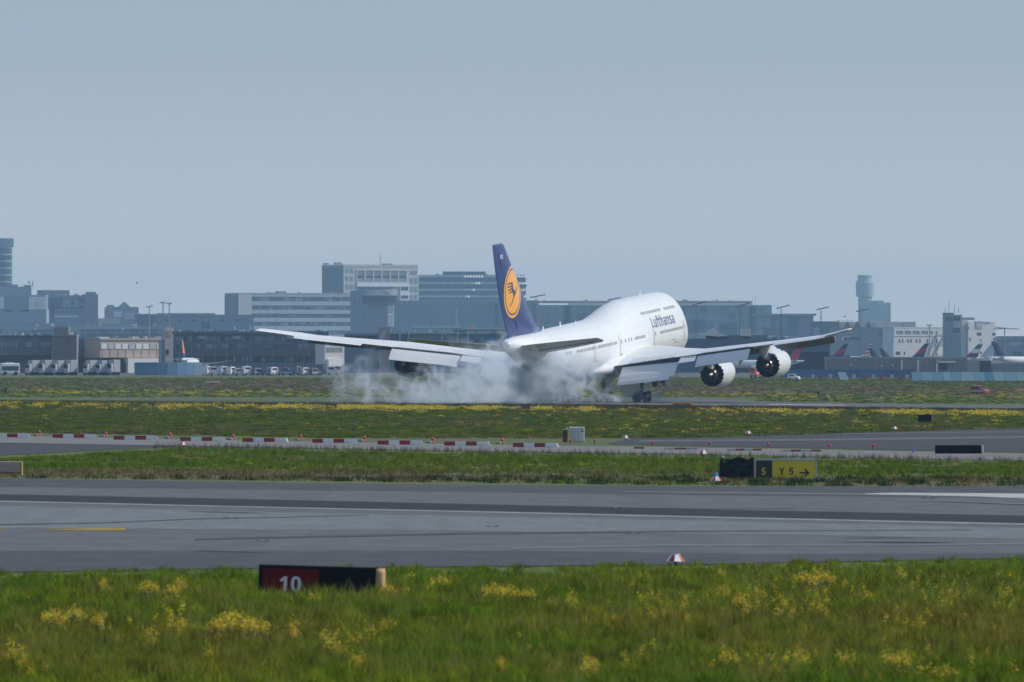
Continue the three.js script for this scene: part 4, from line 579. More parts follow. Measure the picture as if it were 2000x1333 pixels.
// dark weed bushes at the kerb of the taxiway
// service van
function van(name, label, pos, turn, col, lenS = 1) {
  const o = thing(name, label, 'van', pos, turn);
  const prof = new THREE.Shape([[-2.2, 0.35], [2.25, 0.35], [2.3, 0.8], [1.9, 1.05], [1.15, 1.15], [0.55, 1.85], [-2.05, 1.9], [-2.25, 1.2]].map(([x, y]) => new THREE.Vector2(x * lenS, y)));
  part(o, 'body', new THREE.ExtrudeGeometry(prof, { depth: 1.6, bevelEnabled: true, bevelSize: 0.06, bevelThickness: 0.08, bevelSegments: 2 }).translate(0, 0, -0.8), col);
  part(o, 'windscreen', quadsGeo([[V(1.17 * lenS, 1.2, -0.74), V(1.17 * lenS, 1.2, 0.74), V(0.62 * lenS, 1.86, 0.7), V(0.62 * lenS, 1.86, -0.7)]].map((q) => q.map((v) => v.add(V(0.07, 0.06, 0))))), mGlass);
  for (const z of [-0.895, 0.895]) part(o, 'side_window', box(2.1 * lenS, 0.42, 0.02, -0.6 * lenS, 1.5, z), mGlass);
  for (const z of [-0.895, 0.895]) part(o, 'side_stripe', box(4.1 * lenS, 0.22, 0.02, 0, 0.72, z), M(0.62, 0.6, 0.58, 0.5));
  for (const x of [-1.4, 1.4]) for (const z of [-0.78, 0.78]) part(o, 'wheel', new THREE.CylinderGeometry(0.34, 0.34, 0.24, 16).rotateX(Math.PI / 2).translate(x * lenS, 0.34, z), mTyre);
  for (const z of [-0.6, 0.6]) part(o, 'headlight', rbox(0.08, 0.16, 0.3, 0.03, 2.32 * lenS, 0.82, z), M(0.7, 0.7, 0.68, 0.2));
  part(o, 'beacon', [cyl(0.10, 0.09, 0.22, -0.2, 2.08, 0)], M(0.8, 0.22, 0.03, 0.3)); part(o, 'roof_bar', rbox(0.2, 0.07, 1.3, 0.03, -0.2, 1.96, 0), M(0.1, 0.1, 0.1, 0.5)); return o;
}
{ const v = 770, p = gp(1914, v); const o = van('service_van', 'red airfield van with orange beacon driving on the meadow', p, -0.75, M(0.34, 0.07, 0.055, 0.5)); o.scale.setScalar(0.56); }
{ const v = 766, k = groundDist(v) / FOCAL, o = thing('marker_board', 'low orange marker board at the right edge of the meadow', 'marker', gp(1994, v)); part(o, 'board', rbox(20 * k, 4.5 * k, 0.2, 0.04, 0, 3.2 * k, 0), M(0.75, 0.36, 0.14, 0.6)); part(o, 'leg', cyl(0.05, 0.05, 0.3, -0.3, 0.12, 0), mGear); }
for (const [u, v, label] of [[1599, 774, 'small dark marker post on far meadow below right wing'], [10, 768, 'small dark marker post at left edge of far meadow']]) { const k = groundDist(v) / FOCAL, o = thing('marker_post', label, 'post', gp(u, v)); part(o, 'post', rbox(3.4 * k, 9 * k, 0.25, 0.05, 0, 4.5 * k, 0), M(0.02, 0.022, 0.03, 0.6)); part(o, 'cap', rbox(5 * k, 3 * k, 0.3, 0.05, 0.5 * k, 8.6 * k, 0), M(0.03, 0.035, 0.05, 0.6)); }
{ const v = 748.5, k = groundDist(v) / FOCAL, o = thing('ground_board', 'pale pink flat board lying on the brown meadow at left', 'board', gp(415, v)); part(o, 'board', rbox(27 * k, 2.6 * k, 0.6, 0.04, 0, 1.8 * k, 0), M(0.62, 0.52, 0.50, 0.7)); part(o, 'leg', cyl(0.06, 0.06, 0.2, -1, 0.08, 0), mGear); }
// ---------------------------------------------------------------- terminal, offices, towers
// a site stands at distance d; u0 is the bearing of its corner; turn > 0 shows its left flank
const GL = M(0.045, 0.065, 0.085, 0.18), GLD = M(0.03, 0.045, 0.06, 0.25), HAZE_GLT = M(0.20, 0.28, 0.31, 0.25), HAZE_SLATE = M(0.20, 0.245, 0.30, 0.8), HAZE_SLATE2 = M(0.27, 0.31, 0.36, 0.8), CON = M(0.40, 0.41, 0.42, 0.85), PALE = M(0.62, 0.61, 0.60, 0.8), WHITE = M(0.78, 0.77, 0.75, 0.75), TAN = M(0.50, 0.40, 0.33, 0.85), HAZE_DARKB = M(0.095, 0.12, 0.155, 0.8), ROOF = M(0.30, 0.31, 0.33, 0.9), HAZE_BROWN = M(0.18, 0.19, 0.225, 0.85), STEELG = M(0.18, 0.19, 0.21, 0.6), BLUEP = M(0.07, 0.14, 0.27, 0.7);  // haze blue is mixed into the slate, brown, dark and teal glass colours
function site(name, label, category, d, u0, turn = 0, group) {
  if (d >= 3900) d *= 1.4;
  const k = d / FOCAL, g = thing(name, label, category, V((u0 - 1000) * k, 0, -d), turn, group), c = Math.cos(turn);
  const X = (u) => (u - u0) * k / c, Y = (v) => Math.max(-0.3, EYE + (HORIZON - v) * k);
  const S = { g, k, X, Y, base: HORIZON + EYE / k };
  // box between bearings and height marks; front face at zf (metres in front of the facade line), running back dep metres
  S.rect = (n, mat, u1, u2, vt, vb, zf = 0, dep = 0.4, parent = g) => { const x1 = X(u1), x2 = X(u2), y1 = Y(vb), y2 = Y(vt); return part(parent, n, box(x2 - x1, y2 - y1, dep, (x1 + x2) / 2, (y1 + y2) / 2, zf - dep / 2), mat); };
  S.bands = (n, mat, u1, u2, list, zf = 0.5, dep = 0.6) => list.forEach(([a, b]) => S.rect(n, mat, u1, u2, a, b, zf, dep));
  S.panes = (mat, cols, rows, zf = 0.05) => rows.forEach(([a, b]) => cols.forEach(([l, r]) => S.rect('window', mat, l, r, a, b, zf, 0.3)));
  S.frame = (mat, u1, u2, vt, vb, cols, rows, zf = 0.45) => { let v = vt; [...rows, [vb, vb]].forEach(([a, b]) => { if (a - v > 0.3) S.rect('spandrel', mat, u1, u2, v, a, zf, 0.5); v = b; }); rows.forEach(([a, b]) => { let u = u1; [...cols, [u2, u2]].forEach(([l, r]) => { if (l - u > 0.3) S.rect('pier', mat, u, l, a, b, zf, 0.5); u = r; }); }); };
  return S;
}
// small units, ducts and rails standing about on a flat roof whose edge lies at height mark v
function clutter(S, u1, u2, v, n, hMax = 4) { for (let i = 0; i < n; i++) { const u = rr(u1, u2), w = rr(1.2, 7), h = rr(0.8, hMax); S.rect(h > 2.6 && w < 3 ? 'vent_pipe' : 'roof_unit', [STEELG, M(0.40, 0.42, 0.44, 0.7), M(0.62, 0.62, 0.61, 0.6), HAZE_SLATE][Math.floor(rnd() * 4)], u, u + w, v - h, v + 0.4, -rr(1, 6), rr(1, 4)); } }
const G0 = 760;   // height mark below any ground: clamps to the ground
// --- round tower at the left border
{
  const d = 8600, k = d / FOCAL, o = thing('office_tower', 'tall round banded office tower at the left edge', 'tower', V((2 - 1000) * k, 0, -d)), Y = (v) => Math.max(-0.3, EYE + (HORIZON - v) * k), R = 22 * k;
  part(o, 'core', cyl(R * 0.96, R * 0.96, Y(467) + 0.3, 0, Y(467) / 2 - 0.15, 0, 32), GL);
  for (let v = 484; v < 700; v += 13.4) part(o, 'floor_band', cyl(R, R, 3.4 * k, 0, Y(v), 0, 32), M(0.26, 0.32, 0.36, 0.6));
  part(o, 'crown', cyl(R * 1.04, R * 1.04, Y(466) - Y(483), 0, (Y(466) + Y(483)) / 2, 0, 32), M(0.22, 0.25, 0.29, 0.6));
  for (let i = 0; i < 40; i++) { const a = i / 40 * 6.283; part(o, 'crown_rib', box(0.9, Y(466) - Y(482), 0.9, Math.cos(a) * R * 1.05, (Y(466) + Y(482)) / 2, Math.sin(a) * R * 1.05), M(0.36, 0.38, 0.41, 0.6)); }
}
// --- left cluster
{
  const a = site('roof_plant_building', 'stepped grey building with rooftop plant behind the white panels', 'building', 6000, -40, 0.15);
  a.rect('block', HAZE_SLATE, -40, 60, 564, G0, 0, 60); a.rect('block', HAZE_SLATE2, -10, 55, 560, 566, -4, 30); a.rect('roof_plant', STEELG, 20, 34, 556, 565, -2, 12); a.rect('roof_plant', STEELG, 48, 60, 557, 566, -2, 12); for (const u of [55, 62]) a.rect('antenna', STEELG, u, u + 0.9, 547, 562, -1, 0.4); a.rect('antenna_head', STEELG, 53.4, 58, 551, 553, -1, 0.8); a.rect('antenna_head', STEELG, 60.5, 64.5, 554, 556, -1, 0.8);
  clutter(a, -10, 60, 564, 6);
  const b = site('panel_building', 'low hall with two white billboard panels and pale blue glass', 'building', 5000, -60, 0);
  b.rect('glass_front', M(0.20, 0.27, 0.31, 0.3), -60, 88, 580, 604, 0, 40); b.rect('white_panel', WHITE, -20, 7, 580, 603, 0.6, 0.8); b.rect('white_panel', WHITE, 56, 87, 580, 605, 0.6, 0.8); b.rect('roof_edge', HAZE_SLATE2, -60, 89, 576.5, 580, 0.4, 41);
  // dark mark on the billboard: plain ring and stroke
  { const k = b.k, ring = new THREE.TorusGeometry(6 * k, 0.7 * k, 6, 24, 4.2).rotateZ(2.6).translate(b.X(75), b.Y(593), 0.7); part(b.g, 'panel_mark', [ring, box(1.3 * k, 10 * k, 0.1, b.X(69), b.Y(593), 0.7), box(1.2 * k, 11 * k, 0.1, b.X(74), b.Y(590), 0.7)], M(0.40, 0.46, 0.50, 0.7)); }
  b.bands('wall_band', HAZE_SLATE2, -60, 90, [[604, 632]], 0.2, 40); b.rect('lower_wall', HAZE_SLATE, -60, 100, 632, G0, 0.3, 40); for (const u of [-40, 8, 40]) b.rect('dark_opening', GLD, u, u + 16, 605, 609, 0.35, 0.4);
  const c = site('stair_tower_block', 'dark grey block with a stair tower behind the left apron', 'building', 5200, 86, 0.12);
  c.rect('block', HAZE_DARKB, 86, 190, 582, G0, 0, 40); c.rect('upper_block', HAZE_SLATE2, 86, 118, 571, 585, -3, 26); c.rect('upper_block', HAZE_SLATE, 77, 136, 567, 576, -6, 20); c.rect('upper_block', HAZE_SLATE, 120, 163, 577, 586, -2, 26); c.rect('light_wall', HAZE_SLATE2, 121, 153, 586, 600, 0.4, 0.8); c.rect('opening', GLD, 137, 144, 589, 596, 0.6, 0.6); c.rect('stair_tower', HAZE_BROWN, 163, 190, 575, G0, 2, 18); c.rect('stair_tower_cap', HAZE_BROWN, 169, 186, 570.5, 576, 1, 14); c.rect('window', GLD, 100, 106, 594, 610, 0.3, 0.5); c.rect('balcony', PALE, 105, 151, 616.5, 620.5, 1.2, 2); c.rect('balcony', M(0.45, 0.45, 0.45, 0.8), 158, 178, 594, 597, 1.2, 2); c.rect('lower_wall', HAZE_SLATE, 105, 190, 604, G0, 0.8, 30);
  clutter(c, 90, 160, 577, 9); for (let u = 92; u < 160; u += 9) for (const v of [600, 608]) c.rect('window', GLD, u, u + 5, v, v + 3.6, 0.95, 0.4);
  const e = site('gable_building', 'small gabled building with pale lower walls beyond the apron', 'building', 5600, 205, 0.1);
  e.rect('block', HAZE_SLATE, 208, 270, 600, G0, 0, 30); e.rect('block', HAZE_SLATE2, 210, 222, 596, 612, 0.6, 14);
  { const k = e.k, sh = new THREE.Shape([[232, 600], [243, 590], [254, 600]].map(([u, v]) => new THREE.Vector2(e.X(u), e.Y(v)))); part(e.g, 'gable', new THREE.ExtrudeGeometry(sh, { depth: 18, bevelEnabled: false }).translate(0, 0, -18), ROOF); }
  e.rect('light_wall', PALE, 222, 237, 609, 620, 0.8, 1); e.rect('light_wall', M(0.42, 0.42, 0.43, 0.8), 240, 262, 612, 624, 0.8, 1); e.rect('tan_wall', TAN, 192, 234, 622, 632, 1.5, 8); e.rect('low_hall', HAZE_SLATE, 190, 300, 632, G0, 2, 20);
  const f = site('link_block', 'plain dark block between gabled building and long concourse', 'building', 4800, 265, 0.1); f.rect('block', HAZE_DARKB, 268, 305, 614, G0, 0, 30); f.rect('side_block', M(0.17, 0.215, 0.24, 0.8), 298, 322, 640, G0, 0.8, 20); f.rect('window', GLD, 275, 281, 656, 664, 0.3, 0.5);
  clutter(f, 268, 304, 614, 4, 2);
  // low roofs in the middle distance
  const h = site('low_warehouse', 'low dark roofs with a pale strip in front of the left cluster', 'building', 4300, -60, 0.05);
  h.rect('roof', ROOF, -60, 330, 637, 644, 0, 30); h.rect('wall', HAZE_DARKB, -60, 330, 644, G0, -0.5, 30); h.rect('pale_strip', M(0.36, 0.40, 0.43, 0.6), 120, 275, 640, 643.5, 0.6, 1); h.rect('glass_front', M(0.25, 0.29, 0.31, 0.4), 2, 60, 642, 656, 1, 1); h.rect('dark_box', HAZE_BROWN, 35, 58, 647, 658, 2, 6); h.rect('slab', HAZE_BROWN, 107, 133, 636, 660, 1.5, 6); h.rect('lit_post', M(0.72, 0.64, 0.52, 0.8), 132, 135.5, 637, 658, 2, 2); h.rect('slab', HAZE_SLATE2, 136, 156, 638, 660, 1.5, 6);
  for (const [u, v] of [[66, 642], [73, 650], [237, 643], [226, 656], [262, 638]]) h.rect('roof_light', WHITE, u, u + 4.5, v, v + 2.6, 2.4, 1); clutter(h, 0, 320, 637, 26, 5); for (let u = 4; u < 320; u += 12) h.rect('wall_panel', rnd() < 0.5 ? HAZE_SLATE : M(0.13, 0.17, 0.21, 0.5), u, u + 10, 646, 653, 0.1, 0.6);
}
// --- apron offices at the left
{
  const a = site('apron_office', 'brown grey apron office with a pale window band at left', 'building', 2600, -40, 0);
  a.rect('block', HAZE_BROWN, -40, 100, 658, G0, 0, 14); a.rect('roof_edge', HAZE_DARKB, -40, 101, 655.5, 659, 0.3, 14.5); a.rect('window_band', M(0.17, 0.20, 0.24, 0.35), -40, 99, 668, 679, 0.15, 0.4); for (let u = -36; u < 96; u += 14) a.rect('mullion', HAZE_BROWN, u, u + 1.4, 668, 679, 0.3, 0.4); a.rect('base_recess', GLD, -40, 98, 694, 712, 0.15, 0.5); for (let u = -34; u < 96; u += 7) a.rect('window', [M(0.22, 0.26, 0.31, 0.3), M(0.13, 0.16, 0.20, 0.25), M(0.30, 0.33, 0.37, 0.4)][Math.floor(rnd() * 3)], u, u + 5.6, 669, 678.4, 0.22, 0.4); clutter(a, -20, 98, 656, 14, 6); for (const u of [12, 40, 71]) a.rect('downpipe', HAZE_SLATE2, u, u + 1, 659, 694, 0.4, 0.3);
  const b = site('plain_block', 'plain slate block standing between the two apron offices', 'building', 2590, 98, 0); b.rect('block', M(0.17, 0.17, 0.19, 0.85), 101, 149, 655, G0, 0, 12); b.rect('upper_part', M(0.20, 0.195, 0.20, 0.85), 104, 133, 640, 656, -1, 8); b.rect('roof_edge', ROOF, 100.5, 149.5, 654, 656, 0.2, 12.5); for (const u of [116, 132]) b.rect('wall_joint', HAZE_DARKB, u, u + 0.7, 657, G0, 0.08, 0.2); b.rect('door', GLD, 120, 128, 704, G0, 0.15, 0.3); clutter(b, 134, 148, 654, 4, 5);
  const c = site('small_office', 'small brown grey office with two dark windows beside tan building', 'building', 2610, 148, 0); c.rect('block', HAZE_BROWN, 148, 195, 662, G0, 0, 12); c.rect('pale_band', M(0.21, 0.22, 0.25, 0.8), 150, 193, 671, 682, 0.2, 0.4); for (const u of [150, 178]) c.rect('window', GLD, u, u + 5, 674, 681, 0.35, 0.4); c.rect('door', GLD, 153, 161, 696, G0, 0.3, 0.4);
  const t = site('tan_building', 'long sunlit tan building with a band of white windows', 'building', 2600, 195, 0.45);
  t.rect('block', TAN, 195, 320, 664, 699, 0, 10); t.rect('parapet', M(0.42, 0.35, 0.30, 0.85), 195, 321, 661, 665, 0.2, 10.4); for (let i = 0; i < 9; i++) t.rect('window', i % 3 === 1 ? M(0.5, 0.52, 0.52, 0.5) : WHITE, 197 + i * 13.4, 197 + i * 13.4 + 11, 672, 682, 0.12, 0.3); t.rect('undercroft', HAZE_DARKB, 195, 320, 699, G0, -1.5, 6); t.rect('entrance', WHITE, 245, 312, 700, 709, 1.2, 3); t.rect('entrance_pillar', WHITE, 245, 257, 709, G0, 1.2, 1.5); t.rect('entrance_pillar', WHITE, 262, 265, 709, G0, 1.2, 1.5); t.rect('roof_unit', PALE, 196, 216, 658.5, 662, -1, 3); t.rect('roof_unit', HAZE_DARKB, 218, 224, 656, 662, -1, 2); clutter(t, 226, 318, 661, 10, 4); for (let u = 199; u < 318; u += 15) t.rect('wall_joint', M(0.34, 0.27, 0.22, 0.85), u, u + 0.8, 684, 699, 0.06, 0.2);
  const s = site('tan_shaft', 'slender pale tan shaft at the end of tan building', 'tower', 2580, 320, 0.3); s.rect('shaft', M(0.46, 0.42, 0.41, 0.85), 322, 339, 640, G0, 0, 3); s.rect('niche', M(0.40, 0.29, 0.22, 0.85), 326, 334, 646, 658, 0.1, 0.3); s.rect('window', GLD, 324, 329, 683, 692, 0.12, 0.3); s.rect('wing_wall', M(0.36, 0.36, 0.39, 0.85), 316, 330, 664, G0, -0.4, 3);
}

{
  const a = site('long_concourse', 'long plain slate concourse roof line with small slit windows', 'building', 4600, 305, 0.04);
  a.rect('block', M(0.20, 0.235, 0.30, 0.85), 305, 495, 615, 646, 0, 30); a.rect('roof', ROOF, 306, 420, 612, 616, -2, 26); for (const u of [320, 346, 374, 428, 458]) a.rect('window', GLD, u, u + 8, 624, 628, 0.2, 0.4); a.rect('hatch', GLD, 393, 409, 629, 642, 0.2, 0.4); a.rect('base', HAZE_DARKB, 305, 495, 646, G0, -1, 26); for (const u of [457, 487]) a.rect('roof_light', WHITE, u, u + 3, 638, 645, 0.8, 0.8); clutter(a, 310, 490, 614, 14, 2.5);
  const b = site('dark_pier', 'long dark terminal pier with glazed bands behind the left wing', 'building', 2560, 335, 0);
  b.rect('block', M(0.14, 0.18, 0.235, 0.8), 338, 640, 652, G0, 0, 16); b.rect('roof_slab', M(0.13, 0.15, 0.18, 0.8), 336, 642, 648, 653, 0.6, 17); b.bands('glass_band', M(0.13, 0.17, 0.21, 0.3), 342, 636, [[672, 682]], 0.1, 0.4); b.bands('floor_band', M(0.12, 0.13, 0.165, 0.8), 338, 640, [[684, 696]], 0.35, 0.6); b.bands('base_recess', GLD, 340, 638, [[697, 708]], 0.1, 0.4); for (let u = 352; u < 636; u += 16) b.rect('column', M(0.14, 0.16, 0.19, 0.8), u, u + 1.8, 672, 682, 0.3, 0.4); for (const [u1, u2] of [[386, 402], [455, 470], [560, 586]]) b.rect('roof_unit', M(0.30, 0.34, 0.38, 0.7), u1, u2, 656, 663, 0.8, 2); clutter(b, 342, 634, 648, 26, 5); const tones = [M(0.10, 0.14, 0.18, 0.25), M(0.17, 0.22, 0.26, 0.3), M(0.24, 0.29, 0.33, 0.35), M(0.06, 0.085, 0.11, 0.2)]; for (let u = 343; u < 634; u += 8) { b.rect('window', tones[Math.floor(rnd() * 4)], u, u + 7, 672.5, 681.5, 0.16, 0.4); b.rect('window', tones[Math.floor(rnd() * 4)], u, u + 7, 658, 666, 0.12, 0.4); if (rnd() < 0.55) b.rect('gate_door', tones[Math.floor(rnd() * 3)], u, u + 6, 698, 707, 0.18, 0.4); } for (let u = 350; u < 630; u += 23) b.rect('downpipe', HAZE_SLATE2, u, u + 0.9, 655, G0, 0.5, 0.3);  // haze tint and paleness put into the pier wall colours
  const c = site('white_pavilion', 'small sunlit white pavilion under the left wing', 'building', 2500, 634, 0.5); c.rect('block', M(0.60, 0.57, 0.54, 0.8), 634, 672, 672, 712, 0, 5); c.rect('window_band', M(0.22, 0.25, 0.27, 0.4), 637, 668, 679, 688, 0.08, 0.3); c.rect('base', HAZE_DARKB, 634, 672, 712, G0, -0.6, 4); c.rect('porch', WHITE, 638, 664, 702, 716, 1.0, 2);
  const e = site('haze_blue_pier', 'pier tinted haze blue with pale posts behind the smoke', 'building', 2620, 672, 0);
  e.rect('block', M(0.14, 0.20, 0.27, 0.8), 672, 1000, 652, G0, 0, 14); e.rect('roof_slab', M(0.34, 0.36, 0.38, 0.8), 755, 870, 650, 653, 0.8, 14); e.rect('roof_slab', M(0.26, 0.29, 0.32, 0.8), 885, 1000, 643, 647, 0.8, 14); e.rect('tan_block', M(0.27, 0.25, 0.26, 0.85), 740, 762, 640, G0, 1.2, 6); for (const u of [780, 797, 862, 893, 913]) e.rect('post', M(0.42, 0.46, 0.5, 0.7), u, u + 2, 648, 672, 1.0, 0.5); e.rect('blue_panel', M(0.03, 0.16, 0.36, 0.6), 952, 965, 655, 667, 0.8, 0.5); e.rect('orange_panel', M(0.38, 0.20, 0.12, 0.7), 955, 966, 650, 653, 0.8, 0.5); e.rect('beige_box', M(0.50, 0.46, 0.42, 0.8), 916, 927, 635, 644, 0, 3); e.bands('glass_band', M(0.16, 0.22, 0.23, 0.3), 806, 900, [[655, 662]], 0.15, 0.4); e.rect('dark_recess', GLD, 675, 735, 656, 672, 0.2, 0.4); clutter(e, 770, 990, 649, 22, 5); for (let u = 770; u < 990; u += 13) e.rect('wall_panel', [HAZE_SLATE, M(0.22, 0.27, 0.30, 0.6), HAZE_DARKB][Math.floor(rnd() * 3)], u, u + 11, 664, 676, 0.1, 0.5);  // blue of haze and smoke put into the wall colour
}
// --- offices
{
  const a = site('strip_window_office', 'long pale office with strip windows and dark glazed left end', 'building', 5600, 465, 0.42);
  const D = 28 * a.k / Math.sin(0.42), x2 = a.X(700);
  a.rect('glass_core', GL, 465, 702, 575, G0, -0.6, D - 0.6); a.bands('spandrel', M(0.36, 0.40, 0.44, 0.7), 491, 702, [[574, 580], [588.5, 597], [605, 613], [621, 629], [637, 646], [654, 665]], 0, 0.8); a.rect('end_wall', M(0.46, 0.47, 0.50, 0.8), 465, 491, 573, G0, 0.05, 3); a.rect('roof_slab', ROOF, 464.5, 702, 572.5, 575, 0.1, D + 0.2); part(a.g, 'flank_glass', box(0.6, a.Y(577), D - 2, -0.4, a.Y(577) / 2, -D / 2), GLD); for (const [l, r, v] of [[550, 566, 569], [532, 540, 571]]) a.rect('roof_plant', STEELG, l, r, v, 573, -8, 6); clutter(a, 500, 690, 573, 9, 2.2); for (let u = 497; u < 700; u += 7.2) for (const v of [580, 597, 613, 629, 646]) if (rnd() < 0.8) a.rect('blind', [M(0.10, 0.15, 0.19, 0.3), M(0.17, 0.22, 0.26, 0.4), M(0.06, 0.09, 0.12, 0.2)][Math.floor(rnd() * 3)], u, u + 6.4, v + 0.6, v + rr(4, 8), -0.45, 0.3);
  for (let i = 0; i < 3; i++) part(a.g, 'flank_fin', box(0.7, a.Y(577), 0.5, -0.5, a.Y(577) / 2, -D * (0.25 + i * 0.25)), HAZE_SLATE);
}
{
  const a = site('loggia_office', 'tall pale office block with deep loggia windows and flank painted dark for shade', 'building', 6000, 671, 0.52);
  const D = 44 * a.k / Math.sin(0.52);
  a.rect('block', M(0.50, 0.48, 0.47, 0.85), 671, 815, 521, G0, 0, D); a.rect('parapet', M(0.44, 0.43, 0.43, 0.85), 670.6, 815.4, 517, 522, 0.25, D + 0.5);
  const lc = []; for (let i = 0; i < 6; i++) lc.push([697 + i * 16.2, 697 + i * 16.2 + 13.8]);
  a.panes(M(0.20, 0.19, 0.22, 0.6), lc, [[529, 537.5]]); a.panes(GLD, lc, [[538, 544]]); a.panes(M(0.22, 0.27, 0.30, 0.3), lc, [[545, 550.5]]); a.frame(M(0.50, 0.48, 0.47, 0.85), 695, 796, 526, 552, lc, [[529, 550.5]], 0.5);
  a.panes(M(0.20, 0.24, 0.27, 0.3), [[674, 680], [682, 689]], [[525, 534], [540.5, 550], [556, 566]]); a.panes(M(0.22, 0.21, 0.24, 0.6), [[799, 814]], [[529, 537]]); a.panes(M(0.20, 0.24, 0.27, 0.3), [[799, 805], [807, 814]], [[543, 554], [560, 571], [576, 585]]);
  a.rect('white_floor', M(0.74, 0.73, 0.72, 0.8), 696, 797, 552.5, 560, 1.2, 2); a.rect('white_floor', M(0.70, 0.69, 0.68, 0.8), 780, 797, 560, 588, 1.0, 2); a.panes(GLD, [[699, 713], [716, 730], [733, 747], [750, 764], [782, 795]], [[560, 567]], 1.25); a.panes(GLD, [[782, 795]], [[577, 583]], 1.25);
  part(a.g, 'flank_shade_panel', box(0.5, a.Y(521), D - 3, -0.25, a.Y(521) / 2, -D / 2), M(0.13, 0.155, 0.19, 0.8)); for (const v of [541, 560, 580]) part(a.g, 'flank_joint', box(0.3, 1.5 * a.k, D - 3, -0.6, a.Y(v), -D / 2), HAZE_DARKB);  // dark panel puts the shade of the left flank into its colour
  a.rect('mast', STEELG, 748.6, 749.4, 496, 517, -6, 0.4); a.rect('roof_plant', STEELG, 758, 772, 514.5, 517, -5, 6); a.rect('roof_plant', STEELG, 662, 674, 512.8, 516.5, -6, 3); a.rect('roof_plant', STEELG, 645, 652, 514, 517, -9, 3);
}
{
  const a = site('banded_office', 'banded glass office behind the tail with white strips added as sun glints', 'building', 6200, 818, 0.1);
  a.rect('glass_core', M(0.09, 0.14, 0.20, 0.2), 818, 1027, 538, G0, -0.8, 40); a.bands('spandrel', M(0.52, 0.55, 0.58, 0.55), 818, 1027, [[537, 542], [551, 555.5], [564, 568.5], [577, 581.5], [586.5, 590]], 0.4, 1.4); a.rect('roof_block', HAZE_DARKB, 870, 950, 530.5, 538, -6, 20); clutter(a, 825, 1020, 537, 7, 2); for (let u = 822; u < 1024; u += 8) for (const v of [542, 555.5, 568.5, 581.5]) if (rnd() < 0.75) a.rect('blind', [M(0.11, 0.15, 0.19, 0.3), M(0.16, 0.20, 0.24, 0.4), M(0.06, 0.085, 0.11, 0.2)][Math.floor(rnd() * 3)], u, u + 7, v + 0.3, v + rr(2.6, 5), -0.6, 0.3);
  // white slats added and angled to stand for sun glints on the balconies
  for (const [l, r, v] of [[905, 945, 538.6], [905, 935, 551.8], [905, 927, 564.8], [906, 919, 577.6], [1006, 1027, 538.6], [1012, 1027, 552], [1014, 1027, 565], [1016, 1027, 578]]) for (let u = l; u < r - 2; u += 5.5) part(a.g, 'glint_slat', box(5.6 * a.k, 3.6 * a.k, 0.3).rotateY(0.85).translate(a.X(u + 2.7), a.Y(v + 1.8), 2.4), M(0.88, 0.88, 0.86, 0.35));
}
// --- old control building
{
  const a = site('control_building', 'slate control building with dark wide glazed cab on top', 'building', 4800, 683, 0.0);
  a.rect('tower_block', M(0.21, 0.24, 0.29, 0.85), 684, 757, 590, G0, 0, 12); a.rect('left_bay', HAZE_SLATE, 684, 715, 568, 590, 0.3, 10);
  { const k = a.k, cx = a.X(737), prof = [[0, 20], [22, 24], [41, 28], [43, 33], [43, 45], [30, 50], [12, 54]]; part(a.g, 'cab_base', new THREE.CylinderGeometry(41 * k, 27 * k, 11 * k, 8).rotateY(Math.PI / 8).scale(1, 1, 0.5).translate(cx, a.Y(596), -4), M(0.17, 0.19, 0.22, 0.8)); part(a.g, 'cab_glass', new THREE.CylinderGeometry(42 * k, 41 * k, 12.5 * k, 8).rotateY(Math.PI / 8).scale(1, 1, 0.5).translate(cx, a.Y(584), -4), GLD); part(a.g, 'cab_roof', new THREE.CylinderGeometry(25 * k, 43 * k, 11 * k, 8).rotateY(Math.PI / 8).scale(1, 1, 0.5).translate(cx, a.Y(572), -4), M(0.17, 0.195, 0.23, 0.8)); }
  for (const u of [698, 713]) a.rect('cab_post', M(0.4, 0.42, 0.45, 0.7), u, u + 1.4, 577, 589, 0.8, 0.4); a.rect('lit_flank', M(0.72, 0.70, 0.68, 0.8), 757, 768, 616, 638, 0.4, 8); a.rect('lit_flank', M(0.58, 0.58, 0.57, 0.8), 757, 768, 598, 613, 0.4, 8); a.rect('roof_lamp', WHITE, 754, 767, 565, 570, 1, 1); a.rect('lower_block', M(0.23, 0.25, 0.28, 0.85), 744, 785, 638, G0, 2, 10); for (const u of [698, 712]) a.rect('wall_joint', HAZE_DARKB, u, u + 0.8, 604, 636, 0.2, 0.4);
}
